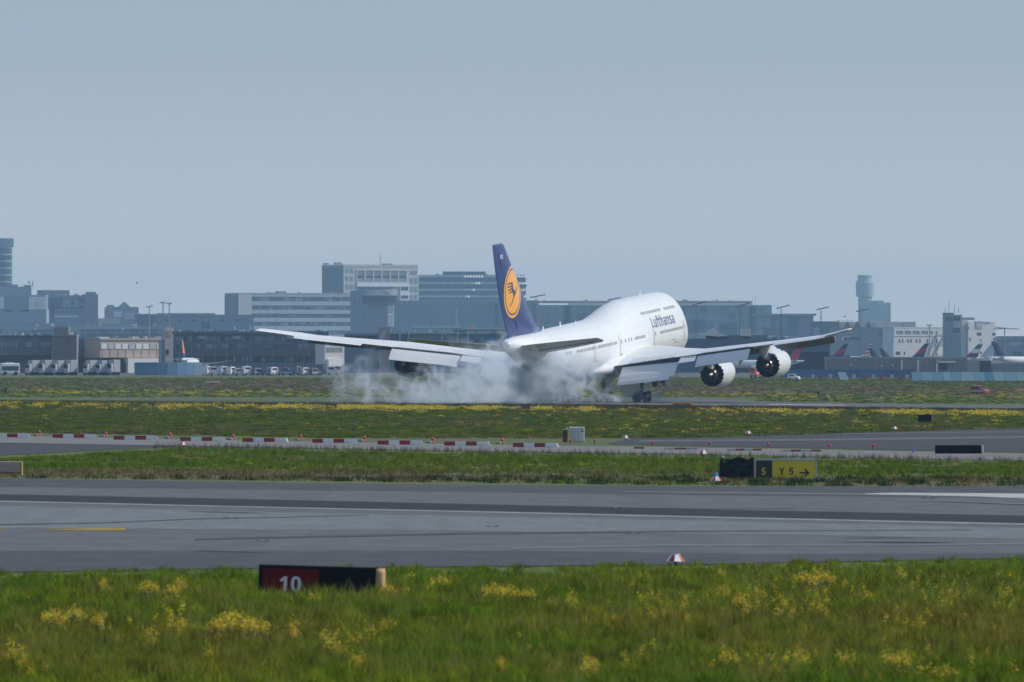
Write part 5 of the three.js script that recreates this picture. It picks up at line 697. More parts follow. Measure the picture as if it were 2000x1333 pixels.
// --- great glass hall
{
  const a = site('glass_hall', 'wide teal glass hall below the banded office', 'building', 5200, 770, 0.03);
  a.rect('glass_wall', HAZE_GLT, 770, 1052, 590, G0, 0, 30); a.rect('roof_slab', M(0.24, 0.28, 0.30, 0.6), 769, 1053, 587, 590.5, 0.5, 31); for (let u = 776; u < 1050; u += 10.6) a.rect('mullion', M(0.12, 0.17, 0.19, 0.5), u, u + 0.8, 590.5, 640, 0.25, 0.3); for (let u = 783; u < 1046; u += 10.9) a.rect('eave_lamp', M(0.62, 0.68, 0.70, 0.4), u, u + 2.2, 591, 592.8, 0.9, 0.5); for (const v of [608, 625]) a.rect('transom', M(0.12, 0.17, 0.19, 0.5), 770, 1052, v, v + 0.9, 0.28, 0.3); a.rect('dark_column', HAZE_DARKB, 966, 973, 594, 636, 0.8, 1); a.rect('pale_column', M(0.40, 0.45, 0.48, 0.6), 890, 894, 602, 640, 0.8, 1); a.rect('ledge', M(0.48, 0.47, 0.46, 0.8), 805, 900, 637, 640.5, 2, 3); a.rect('ledge', M(0.45, 0.45, 0.46, 0.8), 905, 1052, 641, 644, 2, 3);
  const b = site('terminal_hall', 'long glazed terminal with white roof edge behind the jet', 'building', 5000, 1050, 0.03);
  b.rect('glass_wall', M(0.26, 0.33, 0.355, 0.22), 1050, 1508, 596, G0, 0, 40); b.rect('glass_wall_end', M(0.19, 0.28, 0.33, 0.22), 1508, 1590, 617, G0, -2, 30);  // hall glass colour carries some haze blue
  b.rect('roof_edge', WHITE, 1110, 1470, 592.5, 597, 1.5, 3); b.rect('roof_edge', M(0.3, 0.33, 0.35, 0.6), 1050, 1110, 588, 592, 1, 40); b.rect('roof_slab', M(0.28, 0.31, 0.34, 0.6), 1468, 1595, 613, 617, 2, 34); b.rect('roof_slab', ROOF, 1110, 1470, 588, 592.6, -4, 30); clutter(b, 1055, 1460, 588, 18, 3); for (let u = 1060; u < 1500; u += 14) for (const v of [599, 613.5, 629.5]) if (rnd() < 0.6) b.rect('glass_pane', [M(0.26, 0.36, 0.39, 0.2), M(0.12, 0.18, 0.21, 0.2), M(0.20, 0.28, 0.31, 0.2)][Math.floor(rnd() * 3)], u, u + 12.6, v, v + 11.5, 0.12, 0.3);
  for (let u = 1058; u < 1500; u += 14) b.rect('mullion', M(0.15, 0.19, 0.22, 0.5), u, u + 1, 597, 650, 0.3, 0.3); for (const v of [612, 628, 642]) b.rect('transom', M(0.16, 0.20, 0.23, 0.5), 1050, 1508, v, v + 1, 0.33, 0.3); for (let v = 622; v < 655; v += 5) b.rect('louvre', M(0.22, 0.27, 0.30, 0.5), 1490, 1588, v, v + 1.4, -1.5, 0.6);
  for (const u of [1103, 1466]) b.rect('dark_shaft', M(0.06, 0.085, 0.12, 0.7), u, u + 9, 598, 650, 1.6, 3); b.rect('dark_bay', M(0.09, 0.125, 0.16, 0.5), 1542, 1560, 618, 655, -1, 1);
  for (const [u1, u2, v1, v2] of [[1345, 1378, 625, 650], [1405, 1440, 632, 655], [1492, 1530, 640, 655], [1230, 1270, 640, 650]]) b.rect('inner_block', M(0.10, 0.14, 0.18, 0.5), u1, u2, v1, v2, 0.6, 0.8);
  // lower dark pier with lit roof pieces
  const c = site('low_pier', 'low dark pier with sunlit roof pieces behind the right wing', 'building', 2640, 1330, 0);
  c.rect('block', M(0.11, 0.15, 0.22, 0.8), 1000, 1622, 662, G0, 0, 14); c.rect('upper_block', M(0.15, 0.165, 0.195, 0.8), 1380, 1500, 655, 664, -2, 8); c.rect('dark_base', M(0.04, 0.055, 0.085, 0.8), 1540, 1618, 688, 728, 0.8, 6); c.rect('dark_base', M(0.06, 0.075, 0.10, 0.8), 1440, 1540, 696, 728, 0.5, 6); c.rect('blue_base', M(0.05, 0.10, 0.19, 0.7), 1560, 1625, 722, G0, 1.2, 3); c.rect('sunlit_box', M(0.66, 0.62, 0.58, 0.8), 1447, 1467, 642, 657, 0.5, 4);  // haze blue put into the low pier wall
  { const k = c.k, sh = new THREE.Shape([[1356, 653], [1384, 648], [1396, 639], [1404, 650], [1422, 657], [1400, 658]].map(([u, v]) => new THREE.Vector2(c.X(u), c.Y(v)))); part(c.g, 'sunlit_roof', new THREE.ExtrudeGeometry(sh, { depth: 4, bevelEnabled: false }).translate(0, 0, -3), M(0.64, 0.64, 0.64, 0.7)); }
  for (const [u, v] of [[1503, 656], [1530, 657], [1552, 679], [1536, 681]]) c.rect('roof_light', WHITE, u, u + 12, v, v + 1.6, 0.6, 1); clutter(c, 1380, 1600, 662, 24, 5);
}
// --- right group
{
  const a = site('saw_tooth_hall', 'slate hall with pale saw tooth roof at the right', 'building', 4200, 1745, -0.75);
  const b = site('slate_hall', 'grey slate terminal front under the saw tooth roof', 'building', 4200, 1585, 0.0); scene.remove(a.g); names.set('saw_tooth_hall', 0);
  b.rect('block', M(0.235, 0.26, 0.295, 0.85), 1622, 1746, 640, G0, 0, 30); b.rect('left_block', M(0.15, 0.175, 0.215, 0.8), 1585, 1640, 628, G0, -3, 24); b.rect('pale_face', M(0.30, 0.34, 0.37, 0.7), 1588, 1603, 640, 660, -2.6, 0.6); b.rect('hatch', M(0.13, 0.155, 0.19, 0.8), 1716, 1725, 646, 658, 0.3, 0.5); b.rect('window', GLD, 1729, 1742, 664, 669, 0.3, 0.5); b.rect('window', GLD, 1729, 1742, 675, 680, 0.3, 0.5); b.rect('window', GLD, 1672, 1680, 659, 664, 0.3, 0.5); b.rect('lit_frame', WHITE, 1645, 1659, 657, 659, 0.6, 0.8); b.rect('lit_frame', WHITE, 1645, 1648, 657, 665, 0.6, 0.8); b.rect('dark_strip', GLD, 1648, 1680, 659, 664, 0.4, 0.4);
  const k = b.k, tri = (u0, u1, vt, vb) => new THREE.ExtrudeGeometry(new THREE.Shape([[u0, vb], [(u0 + u1) / 2, vt], [u1, vb]].map(([u, v]) => new THREE.Vector2(b.X(u), b.Y(v)))), { depth: 1.2, bevelEnabled: false });
  b.rect('roof_back', M(0.62, 0.58, 0.55, 0.8), 1636, 1790, 629, 640.5, -6, 20);
  for (const u of [1650, 1669, 1691]) part(b.g, 'roof_tooth', tri(u, u + 13, 627, 640.4).translate(0, 0, -5.4), M(0.10, 0.12, 0.15, 0.8)); for (const u of [1707, 1731, 1763]) part(b.g, 'roof_seam', rod(V(b.X(u), b.Y(630), -5.7), V(b.X(u + 6), b.Y(640), -5.7), 0.22), STEELG); b.rect('roof_rail', STEELG, 1634, 1668, 626.5, 627.3, -6, 0.3);
}
{
  const a = site('pale_facade_office', 'sunlit pale office with rows of dark windows at right', 'building', 4150, 1746, 0.5);
  a.rect('block', M(0.60, 0.585, 0.575, 0.85), 1746, 1846, 641, G0, 0, 12); a.rect('parapet', M(0.50, 0.49, 0.49, 0.85), 1745.6, 1846, 639, 642, 0.2, 12.4);
  const rowA = [[1750, 1764], [1767, 1780], [1783, 1797], [1800, 1814], [1817, 1824], [1829, 1833]]; a.panes(M(0.20, 0.235, 0.24, 0.35), rowA, [[647, 654]]); a.frame(M(0.60, 0.585, 0.575, 0.85), 1746.2, 1846, 643, 657, rowA, [[647, 654]], 0.35);
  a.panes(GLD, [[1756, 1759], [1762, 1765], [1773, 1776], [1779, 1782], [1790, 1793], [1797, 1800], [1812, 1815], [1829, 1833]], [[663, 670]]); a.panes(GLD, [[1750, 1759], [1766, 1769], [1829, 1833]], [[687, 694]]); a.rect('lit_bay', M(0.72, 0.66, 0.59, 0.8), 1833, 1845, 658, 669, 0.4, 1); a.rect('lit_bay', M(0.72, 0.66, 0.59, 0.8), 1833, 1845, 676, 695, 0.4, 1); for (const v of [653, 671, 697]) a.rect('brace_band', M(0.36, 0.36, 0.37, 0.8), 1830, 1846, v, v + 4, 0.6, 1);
  for (const [u, v] of [[1810, 702], [1822, 705]]) part(a.g, 'fin_shadow_rod', rod(V(a.X(u), a.Y(v), 0.8), V(a.X(u + 22), a.Y(v - 46), 0.8), 0.45), M(0.34, 0.36, 0.38, 0.8));  // grey rods stand for slanting shadows of parked fins on the facade
  const t = site('ramp_tower', 'slate ramp tower with antennas between two pale offices', 'tower', 4000, 1843, 0.0);
  t.rect('shaft', M(0.20, 0.225, 0.26, 0.85), 1843, 1863, 613, G0, 0, 8); t.rect('shaft_flank', M(0.52, 0.53, 0.55, 0.8), 1863, 1880, 615, G0, -1, 7); t.rect('cab_window', GLD, 1862, 1876, 617, 627, 0.2, 0.5); t.rect('cab_window', GLD, 1848, 1858, 619, 627, 0.2, 0.5); t.rect('window', GLD, 1862, 1876, 641, 651, 0.2, 0.5); t.rect('glass_stair', M(0.15, 0.205, 0.225, 0.35), 1848, 1878, 652, G0, 1.2, 4); for (const v of [653, 665, 682, 694]) t.rect('stair_landing', M(0.34, 0.39, 0.41, 0.6), 1865, 1878, v, v + 1.4, 1.5, 2); t.rect('cap', HAZE_DARKB, 1842.6, 1864, 611.5, 614, 0.3, 8.6);
  for (const [u, v] of [[1846.6, 600], [1853.6, 588], [1864.6, 596], [1873, 601]]) t.rect('antenna', STEELG, u, u + 0.9, v, 612, -2, 0.3);
  const b = site('pale_tower_office', 'pale office tower with few small windows near right edge', 'building', 4100, 1890, 0.5);
  b.rect('block', M(0.60, 0.595, 0.59, 0.85), 1892, 1946, 629, G0, 0, 10); b.rect('left_bay', M(0.40, 0.42, 0.45, 0.8), 1880, 1893, 625, G0, -1.5, 9); b.rect('roof_block', HAZE_DARKB, 1879, 1908, 620.5, 625.5, -2, 8); b.rect('roof_block', M(0.38, 0.38, 0.40, 0.8), 1907, 1920, 628, 642, 0.4, 3); b.rect('roof_rail', STEELG, 1908, 1937, 629, 630, 0.5, 0.3); b.panes(GLD, [[1909, 1918]], [[650, 656]]); b.panes(GLD, [[1894, 1897]], [[660, 667]]); b.panes(GLD, [[1915.6, 1918.6]], [[663, 667], [671, 677], [687, 692]]); b.panes(GLD, [[1909, 1912]], [[687, 691]]); b.panes(GLD, [[1940, 1947]], [[651, 656]]);
  const h = site('maintenance_hangar', 'dark maintenance hangar with pale sloping roof at right edge', 'building', 4000, 1940, 0.0);
  h.rect('front', M(0.17, 0.21, 0.26, 0.7), 1945, 2080, 660, G0, 0, 30); h.rect('door_header', M(0.26, 0.31, 0.36, 0.6), 1945, 2080, 657, 663, 0.4, 1); h.rect('window', M(0.30, 0.35, 0.39, 0.4), 1972, 1996, 668, 676, 0.3, 0.5); h.rect('window', GLD, 1980, 1998, 688, 695, 0.3, 0.5);
  { const q = [V(h.X(1943), h.Y(657), 1), V(h.X(2080), h.Y(657), 1), V(h.X(2080), h.Y(640), -24), V(h.X(1958), h.Y(644), -24)]; part(h.g, 'sloping_roof', quadsGeo([q]), M(0.52, 0.52, 0.52, 0.8)); }
  part(h.g, 'pale_gusset', new THREE.ExtrudeGeometry(new THREE.Shape([[1908, 718], [1948, 657], [1946, 680], [1932, 705], [1926, 718]].map(([u, v]) => new THREE.Vector2(h.X(u), h.Y(v)))), { depth: 3, bevelEnabled: false }).translate(0, 0, 1), M(0.48, 0.50, 0.52, 0.8));
}
// --- far control tower in the haze
{
  const d = 12300, k = d / FOCAL, o = thing('control_tower', 'distant hazy control tower with wide head on the right skyline', 'tower', V((1690 - 1000) * k, 0, -d)), Y = (v) => Math.max(-0.3, EYE + (HORIZON - v) * k), m = M(0.42, 0.41, 0.39, 0.85);
  const ring = (n, r0, r1, va, vb, mat = m) => part(o, n, cyl(r0 * k, r1 * k, Y(vb) - Y(va), 0, (Y(va) + Y(vb)) / 2, 0, 10), mat);
  ring('shaft', 14, 14, G0, 578); ring('lower_head', 18, 19, 580, 553); ring('upper_head', 19, 17, 553, 549); ring('cab', 15.5, 14.5, 549, 540); ring('roof', 16, 15, 540, 537.6);
  const b = thing('tower_annex', 'pale blue slab building beside the distant control tower', 'building', V((1712 - 1000) * k, 0, -d + 50)); part(b, 'block', box(48 * k, Y(592), 40, 0, Y(592) / 2, 0), m); part(b, 'roof_block', box(30 * k, Y(588) - Y(593), 36, -5 * k, (Y(588) + Y(593)) / 2, 0), m); part(b, 'side_rib', box(2 * k, Y(598), 42, 20 * k, Y(598) / 2, 0), M(0.30, 0.29, 0.28, 0.85));
}
// ---------------------------------------------------------------- masts, fences, vehicles and parked aircraft on the apron
// floodlight masts: twin poles carrying a tilted lamp rack
function lampMast(label, u, vTop, d, span, tilt, lean = 1) {
  const k = d / FOCAL, o = thing('floodlight_mast', label, 'light mast', V((u - 1000) * k, 0, -d), 0, 'floodlight masts along the terminal'), H = EYE + (HORIZON - vTop) * k, w = span * k;
  part(o, 'pole', rod(V(-1.6 * k, 0, 0), V(-1.3 * k, H, 0), 0.65 * k, 0.5 * k, 6), STEELG); part(o, 'pole', rod(V(1.6 * k, 0, 0), V(1.3 * k, H, 0), 0.65 * k, 0.5 * k, 6), STEELG);
  for (let i = 1; i < 6; i++) part(o, 'rung', rod(V(-1.5 * k, H * i / 6, 0), V(1.5 * k, H * (i + 0.5) / 6, 0), 0.3 * k, 0.3 * k, 5), STEELG);
  const a = V(-w * 0.35 * lean, H + 0.2 * k, 0), b = V(w * 0.65 * lean, H + tilt * k, 0); part(o, 'lamp_rack', rod(a, b, 0.9 * k, 0.9 * k, 6), M(0.10, 0.11, 0.12, 0.6));
  for (let i = 0; i < 6; i++) { const q = a.clone().lerp(b, (i + 0.5) / 6); part(o, 'lamp_head', rbox(3.2 * k, 2.0 * k, 3 * k, 0.3 * k, q.x, q.y + 0.6 * k, 0), M(0.16, 0.17, 0.18, 0.5)); }
  return o;
}
[[1046, 582, 30, 6], [1196, 587, 26, 5], [1361, 597.5, 28, 8], [1446, 600.5, 28, 8], [1526, 603.5, 26, 7], [1604, 606, 24, 6], [1681, 609.5, 26, 6]].forEach(([u, v, s, t], i) => lampMast(`floodlight mast with tilted lamp rack above the terminal roof, ${ORD[i]} of seven`, u, v, 3300, s, t));
// round headed masts
function crownMast(label, u, vTop, d, r, arms) {
  const k = d / FOCAL, o = thing('crown_mast', label, 'light mast', V((u - 1000) * k, 0, -d), 0, 'masts with lamp crowns'), H = EYE + (HORIZON - vTop) * k;
  part(o, 'pole', rod(V(0, 0, 0), V(0, H, 0), 1.4 * k, 0.9 * k, 8), M(0.24, 0.26, 0.28, 0.6)); part(o, 'crown_ring', new THREE.TorusGeometry(r * k * 0.7, 0.9 * k, 6, 16).rotateX(Math.PI / 2).translate(0, H - 1.5 * k, 0), M(0.3, 0.32, 0.34, 0.5));
  for (let i = 0; i < 6; i++) { const a = i / 6 * 6.283; part(o, 'lamp_head', rbox(3 * k, 2.4 * k, 2.4 * k, 0.3 * k, Math.cos(a) * r * k * 0.75, H - 1.5 * k, Math.sin(a) * r * k * 0.75), M(0.5, 0.52, 0.54, 0.35)); }
  for (const [l, dy] of arms) { part(o, 'cross_arm', rod(V(0, H - 2 * k, 0), V(l * k, H - dy * k, 0), 0.9 * k), M(0.24, 0.26, 0.28, 0.6)); }
  return o;
}
crownMast('light mast with silver crown in front of pale office', 1816, 634, 3100, 6, []); crownMast('light mast with silver crown in front of ramp tower', 1890, 638, 3100, 5, [[3, 6]]); crownMast('light mast with long cross arms at right edge', 1963, 640, 3100, 7, [[28, 3], [-18, -1], [-22, 3]]);
crownMast('thin antenna mast with flat head over the long concourse, left', 318, 590, 5000, 7, [[-7, 2]]); crownMast('thin antenna mast with flat head over the long concourse, right', 330, 592, 5000, 6, [[4, -1]]); crownMast('faint low mast between gabled building and antenna masts', 291, 598, 5600, 7, [[6, -2]]);
for (const [u, v0, label] of [[318.5, 577, 'hair thin aerial above left antenna mast'], [330.5, 578, 'hair thin aerial above right antenna mast'], [1469.5, 582, 'left of two thin aerials on the terminal roof'], [1475.5, 580, 'right of two thin aerials on the terminal roof'], [1518, 597, 'short thin aerial on terminal roof end']]) { const d = 6900, k = d / FOCAL, o = thing('aerial', label, 'aerial', V((u - 1000) * k, 0, -d + 8), 0); const H = EYE + (HORIZON - v0) * k; part(o, 'mast', rod(V(0, 0, 0), V(0, H, 0), 0.5 * k, 0.22 * k, 5), STEELG); part(o, 'tip', cyl(0.4 * k, 0.3 * k, 3 * k, 0, H, 0, 6), STEELG); }
for (const [u, v, label] of [[523, 600, 'slim lamp post before strip window office, left'], [540, 600, 'slim lamp post before strip window office, right'], [803, 600, 'slim lamp post before the glass hall, left'], [843, 617, 'slim T shaped lamp post before the glass hall']]) { const d = 2900, k = d / FOCAL, o = thing('lamp_post', label, 'lamp post', V((u - 1000) * k, 0, -d), 0, 'slim lamp posts'); const H = EYE + (HORIZON - v) * k; part(o, 'pole', rod(V(0, 0, 0), V(0, H, 0), 0.55 * k, 0.4 * k, 6), STEELG); part(o, 'arm', rod(V(-9 * k, H, 0), V(9 * k, H, 0), 0.4 * k, 0.4 * k, 5), STEELG); for (const x of [-8, 8]) part(o, 'lamp_head', rbox(4 * k, 1.2 * k, 1.5 * k, 0.2 * k, x * k, H, 0), STEELG); }
// jet bridge pier at the right with ribbed wall
{
  const a = site('jet_bridge_pier', 'grey ribbed boarding pier in front of the parked tails', 'building', 2560, 1612, 0);
  a.rect('wall', M(0.24, 0.25, 0.27, 0.8), 1612, 1890, 700, G0, 0, 5); a.rect('roof_edge', M(0.30, 0.32, 0.34, 0.7), 1611, 1891, 697.5, 700.5, 0.3, 5.4); for (let u = 1618; u < 1888; u += 11) a.rect('rib', M(0.20, 0.21, 0.23, 0.8), u, u + 1.6, 706, 727, 0.25, 0.4); for (const u of [1760, 1792, 1829]) a.rect('white_post', WHITE, u, u + 3, 703, 728, 0.9, 0.5); a.rect('white_beam', WHITE, 1829, 1866, 706, 709, 0.9, 0.5); a.rect('dark_gate', GLD, 1834, 1850, 710, 722, 0.4, 0.4); for (const [u1, u2] of [[1620, 1634], [1645, 1661]]) a.rect('roof_hatch', HAZE_DARKB, u1, u2, 695, 698, 0, 2); for (const [u, v] of [[1660, 711], [1742, 712], [1721, 713]]) a.rect('sign_plate', M(0.45, 0.56, 0.52, 0.6), u, u + 4, v, v + 4, 0.5, 0.3); a.rect('pier_house', M(0.30, 0.31, 0.33, 0.8), 1890, 1914, 704, G0, 0.2, 5); a.rect('dark_bay', GLD, 1914, 1936, 705, G0, 0.4, 4); a.rect('pier_house', M(0.22, 0.24, 0.27, 0.8), 1936, 2080, 710, G0, 0.1, 5);
}
// blast fences: panel by panel
function fence(name, label, d, list, v0, v1, slant = 0) {
  const k = d / FOCAL, uc = (list[0][0] + list.at(-1)[1]) / 2, o = thing(name, label, 'fence', V((uc - 1000) * k, 0, -d)), h = (v1 - v0) * k;
  list.forEach(([a, b, m]) => { const x0 = (a - uc) * k, x1 = (b - uc) * k - 0.06; part(o, 'panel', new THREE.ExtrudeGeometry(new THREE.Shape([[x0 - slant * k, h], [x1 - slant * k, h], [x1, 0], [x0, 0]].map((p) => new THREE.Vector2(...p))), { depth: 0.15, bevelEnabled: false }).rotateX(-0.12), m); });
  list.forEach(([a]) => part(o, 'post', rod(V((a - uc) * k, 0, -0.2), V((a - uc - slant) * k, h, -0.5), 0.09, 0.09, 5), STEELG)); return o;
}
const LB = M(0.46, 0.60, 0.70, 0.5), LB2 = M(0.36, 0.53, 0.68, 0.5), LB3 = M(0.55, 0.66, 0.73, 0.5), MB = M(0.20, 0.42, 0.62, 0.5);
fence('blast_fence', 'pale blue blast fence along the right edge of the apron', 1945, [[1783, 1803, LB2], [1803, 1825, LB], [1825, 1845, LB2], [1845, 1860, LB3], [1860, 1880, LB2], [1880, 1905, LB3], [1905, 1926, LB], [1926, 1943, MB], [1943, 1965, LB3], [1965, 1988, LB], [1988, 2015, LB3], [2015, 2050, LB2]], 727, 744.7, 3);
fence('glass_screen', 'tall pale blue glass screen panels beside the tan building', 2380, [[264, 284, M(0.07, 0.17, 0.29, 0.4)], [284, 306, M(0.09, 0.18, 0.28, 0.4)], [306, 326, M(0.12, 0.22, 0.33, 0.4)], [326, 345, M(0.24, 0.36, 0.46, 0.4)], [345, 362, LB2], [362, 378, LB], [378, 394, LB3]], 708, 733.2, -1);
fence('dark_blue_fence', 'dark blue fence below the grey boarding pier', 2180, [[1480, 1530, M(0.05, 0.11, 0.22, 0.7)], [1530, 1585, BLUEP], [1585, 1630, BLUEP], [1630, 1680, M(0.06, 0.13, 0.25, 0.7)], [1680, 1730, BLUEP], [1730, 1784, M(0.06, 0.12, 0.23, 0.7)]], 722, 737.8, 0);
{ // red and white barrier boards in front of the dark fence
  const d = 2060, k = d / FOCAL; [1588, 1604, 1622, 1640, 1668, 1690, 1706, 1722, 1742, 1758, 1772].forEach((u, i) => { const o = thing('barrier_board', `small ${i % 2 ? 'red' : 'white'} barrier board before the dark blue fence, ${ORD[i]}`, 'barrier', V((u - 1000) * k, 0, -d), 0, 'barrier boards before the dark blue fence'); part(o, 'board', rbox(7 * k, 0.9, 0.3, 0.05, 0, 0.5, 0), i % 2 ? M(0.26, 0.10, 0.13, 0.7) : M(0.42, 0.44, 0.47, 0.7)); part(o, 'foot', box(6 * k, 0.12, 0.6, 0, 0.06, 0), M(0.1, 0.1, 0.12, 0.8)); });
}
{ const d = 1990, k = d / FOCAL, o = thing('tilted_panel', 'tilted pale blue panel standing before the dark blue fence', 'panel', V((1648 - 1000) * k, 0, -d)); part(o, 'panel', new THREE.ExtrudeGeometry(new THREE.Shape([[-12, 16], [4, 16], [11, 0], [-6, 0]].map(([x, y]) => new THREE.Vector2(x * k, y * k))), { depth: 0.2, bevelEnabled: false }), M(0.58, 0.72, 0.80, 0.5)); part(o, 'strut', rod(V(0, 1.2, 0), V(0.3, 0, -0.9), 0.06), STEELG); }
// vehicles ----------------------------------------------------
function boxTruck(label, u0, u1, vTop, d, cargo, cabLeft = true) {
  const k = d / FOCAL, w = (u1 - u0) * k, h = EYE + (HORIZON - vTop) * k, o = thing('box_truck', label, 'truck', V(((u0 + u1) / 2 - 1000) * k, 0, -d), 0.62, 'box trucks parked at the apron offices'), Lb = w * 0.98, W = 2.0;
  part(o, 'cargo_box', rbox(Lb * 0.72, h - 0.75, W, 0.06, Lb * 0.13, 0.75 + (h - 0.75) / 2, 0), cargo); part(o, 'cab', rbox(Lb * 0.24, h * 0.62, W * 0.95, 0.15, -Lb * 0.37, 0.45 + h * 0.31, 0), M(0.5, 0.52, 0.54, 0.5)); part(o, 'windscreen', box(0.05, h * 0.25, W * 0.8, -Lb * 0.495, h * 0.6, 0), mGlass); part(o, 'chassis', box(Lb * 0.95, 0.22, W * 0.7, 0, 0.6, 0), M(0.06, 0.06, 0.07, 0.7)); part(o, 'rear_door', box(0.04, h - 0.95, W * 0.9, Lb * 0.495, 0.85 + (h - 0.95) / 2, 0), WHITE);  // sun on the rear end and shade on the sides put into their colours
  for (const x of [-0.34, 0.12, 0.34]) for (const z of [-0.8, 0.8]) part(o, 'wheel', new THREE.CylinderGeometry(0.42, 0.42, 0.3, 14).rotateX(Math.PI / 2).translate(Lb * x, 0.42, z), mTyre); return o;
}
[[50, 75, 704], [76, 99, 703.5], [101, 123, 704], [125, 149, 703.5], [163, 187, 704], [188, 207, 704.5], [210, 232, 703]].forEach(([a, b, v], i) => boxTruck(`box truck, sunlit end painted white, parked before the left offices, ${ORD[i]} of seven`, a, b, v, 2370, i % 2 ? M(0.33, 0.35, 0.39, 0.6) : M(0.36, 0.37, 0.41, 0.6)));
{ // apron bus
  const d = 2380, k = d / FOCAL, o = thing('apron_bus', 'white apron bus with dark glazing at the left edge', 'bus', V((18 - 1000) * k, 0, -d), 0.25), w = 36 * k, h = 24 * k;
  part(o, 'body', rbox(w, h * 0.86, 2.4, 0.2, 0, h * 0.5 + 0.15, 0), M(0.70, 0.71, 0.72, 0.5)); part(o, 'side_window', box(w * 0.94, h * 0.36, 2.44, -w * 0.01, h * 0.56, 0), M(0.06, 0.08, 0.10, 0.2)); part(o, 'roof_unit', rbox(w * 0.5, 0.25, 1.6, 0.08, 0, h * 0.98, 0), WHITE); for (const x of [-0.3, 0.3]) for (const z of [-1.1, 1.1]) part(o, 'wheel', new THREE.CylinderGeometry(0.45, 0.45, 0.25, 14).rotateX(Math.PI / 2).translate(w * x, 0.45, z), mTyre);
}
const vanCols = [M(0.66, 0.66, 0.66, 0.45), M(0.50, 0.53, 0.57, 0.45), M(0.72, 0.71, 0.69, 0.45), M(0.14, 0.16, 0.20, 0.45), M(0.60, 0.55, 0.52, 0.45)];
[[404, 0], [420, 2], [437, 1], [452, 2], [468, 4], [484, 0], [503, 3], [522, 3], [536, 2], [560, 3], [582, 3], [597, 4], [616, 3], [650, 1]].forEach(([u, c], i) => { const d = 2350, k = d / FOCAL, o = van('apron_van', `${['white', 'grey', 'white', 'dark', 'beige'][c]} van in the vehicle row before the dark pier, ${i < 12 ? ORD[i] : i === 12 ? 'thirteenth from the left' : 'last, under the left wing'}`, V((u - 1000) * k, 0, -d), 0.3 + rr(-0.5, 0.9), vanCols[c]); o.userData.group = 'vans before the dark pier'; o.scale.set(0.62, rr(0.85, 1.15), 0.8); });
{ const d = 2180, k = d / FOCAL, o = van('red_tug', 'bright red tug under the right wing between the engines', V((1467 - 1000) * k, 0, -d + 40), -0.9, M(0.72, 0.10, 0.06, 0.4)); o.scale.set(0.5, 1.15, 0.7); o.userData.category = 'tug'; }
{ const d = 2010, k = d / FOCAL, o = van('white_van', 'low white van right of the outer right engine', V((1551 - 1000) * k, 0, -d), -0.3, M(0.82, 0.82, 0.80, 0.4)); o.scale.set(0.5, 0.62, 0.7); }
{ const d = 1985, k = d / FOCAL, o = thing('orange_trailer', 'small orange trailer at the left end of the pale blast fence', 'trailer', V((1806 - 1000) * k, 0, -d + 25)); part(o, 'bed', rbox(13 * k, 3 * k, 1.0, 0.06, 0, 3 * k, 0), M(0.72, 0.38, 0.15, 0.6)); for (const x of [-4, 4]) part(o, 'wheel', new THREE.CylinderGeometry(0.2, 0.2, 1.1, 10).rotateX(Math.PI / 2).translate(x * k, 0.2, 0), mTyre); }
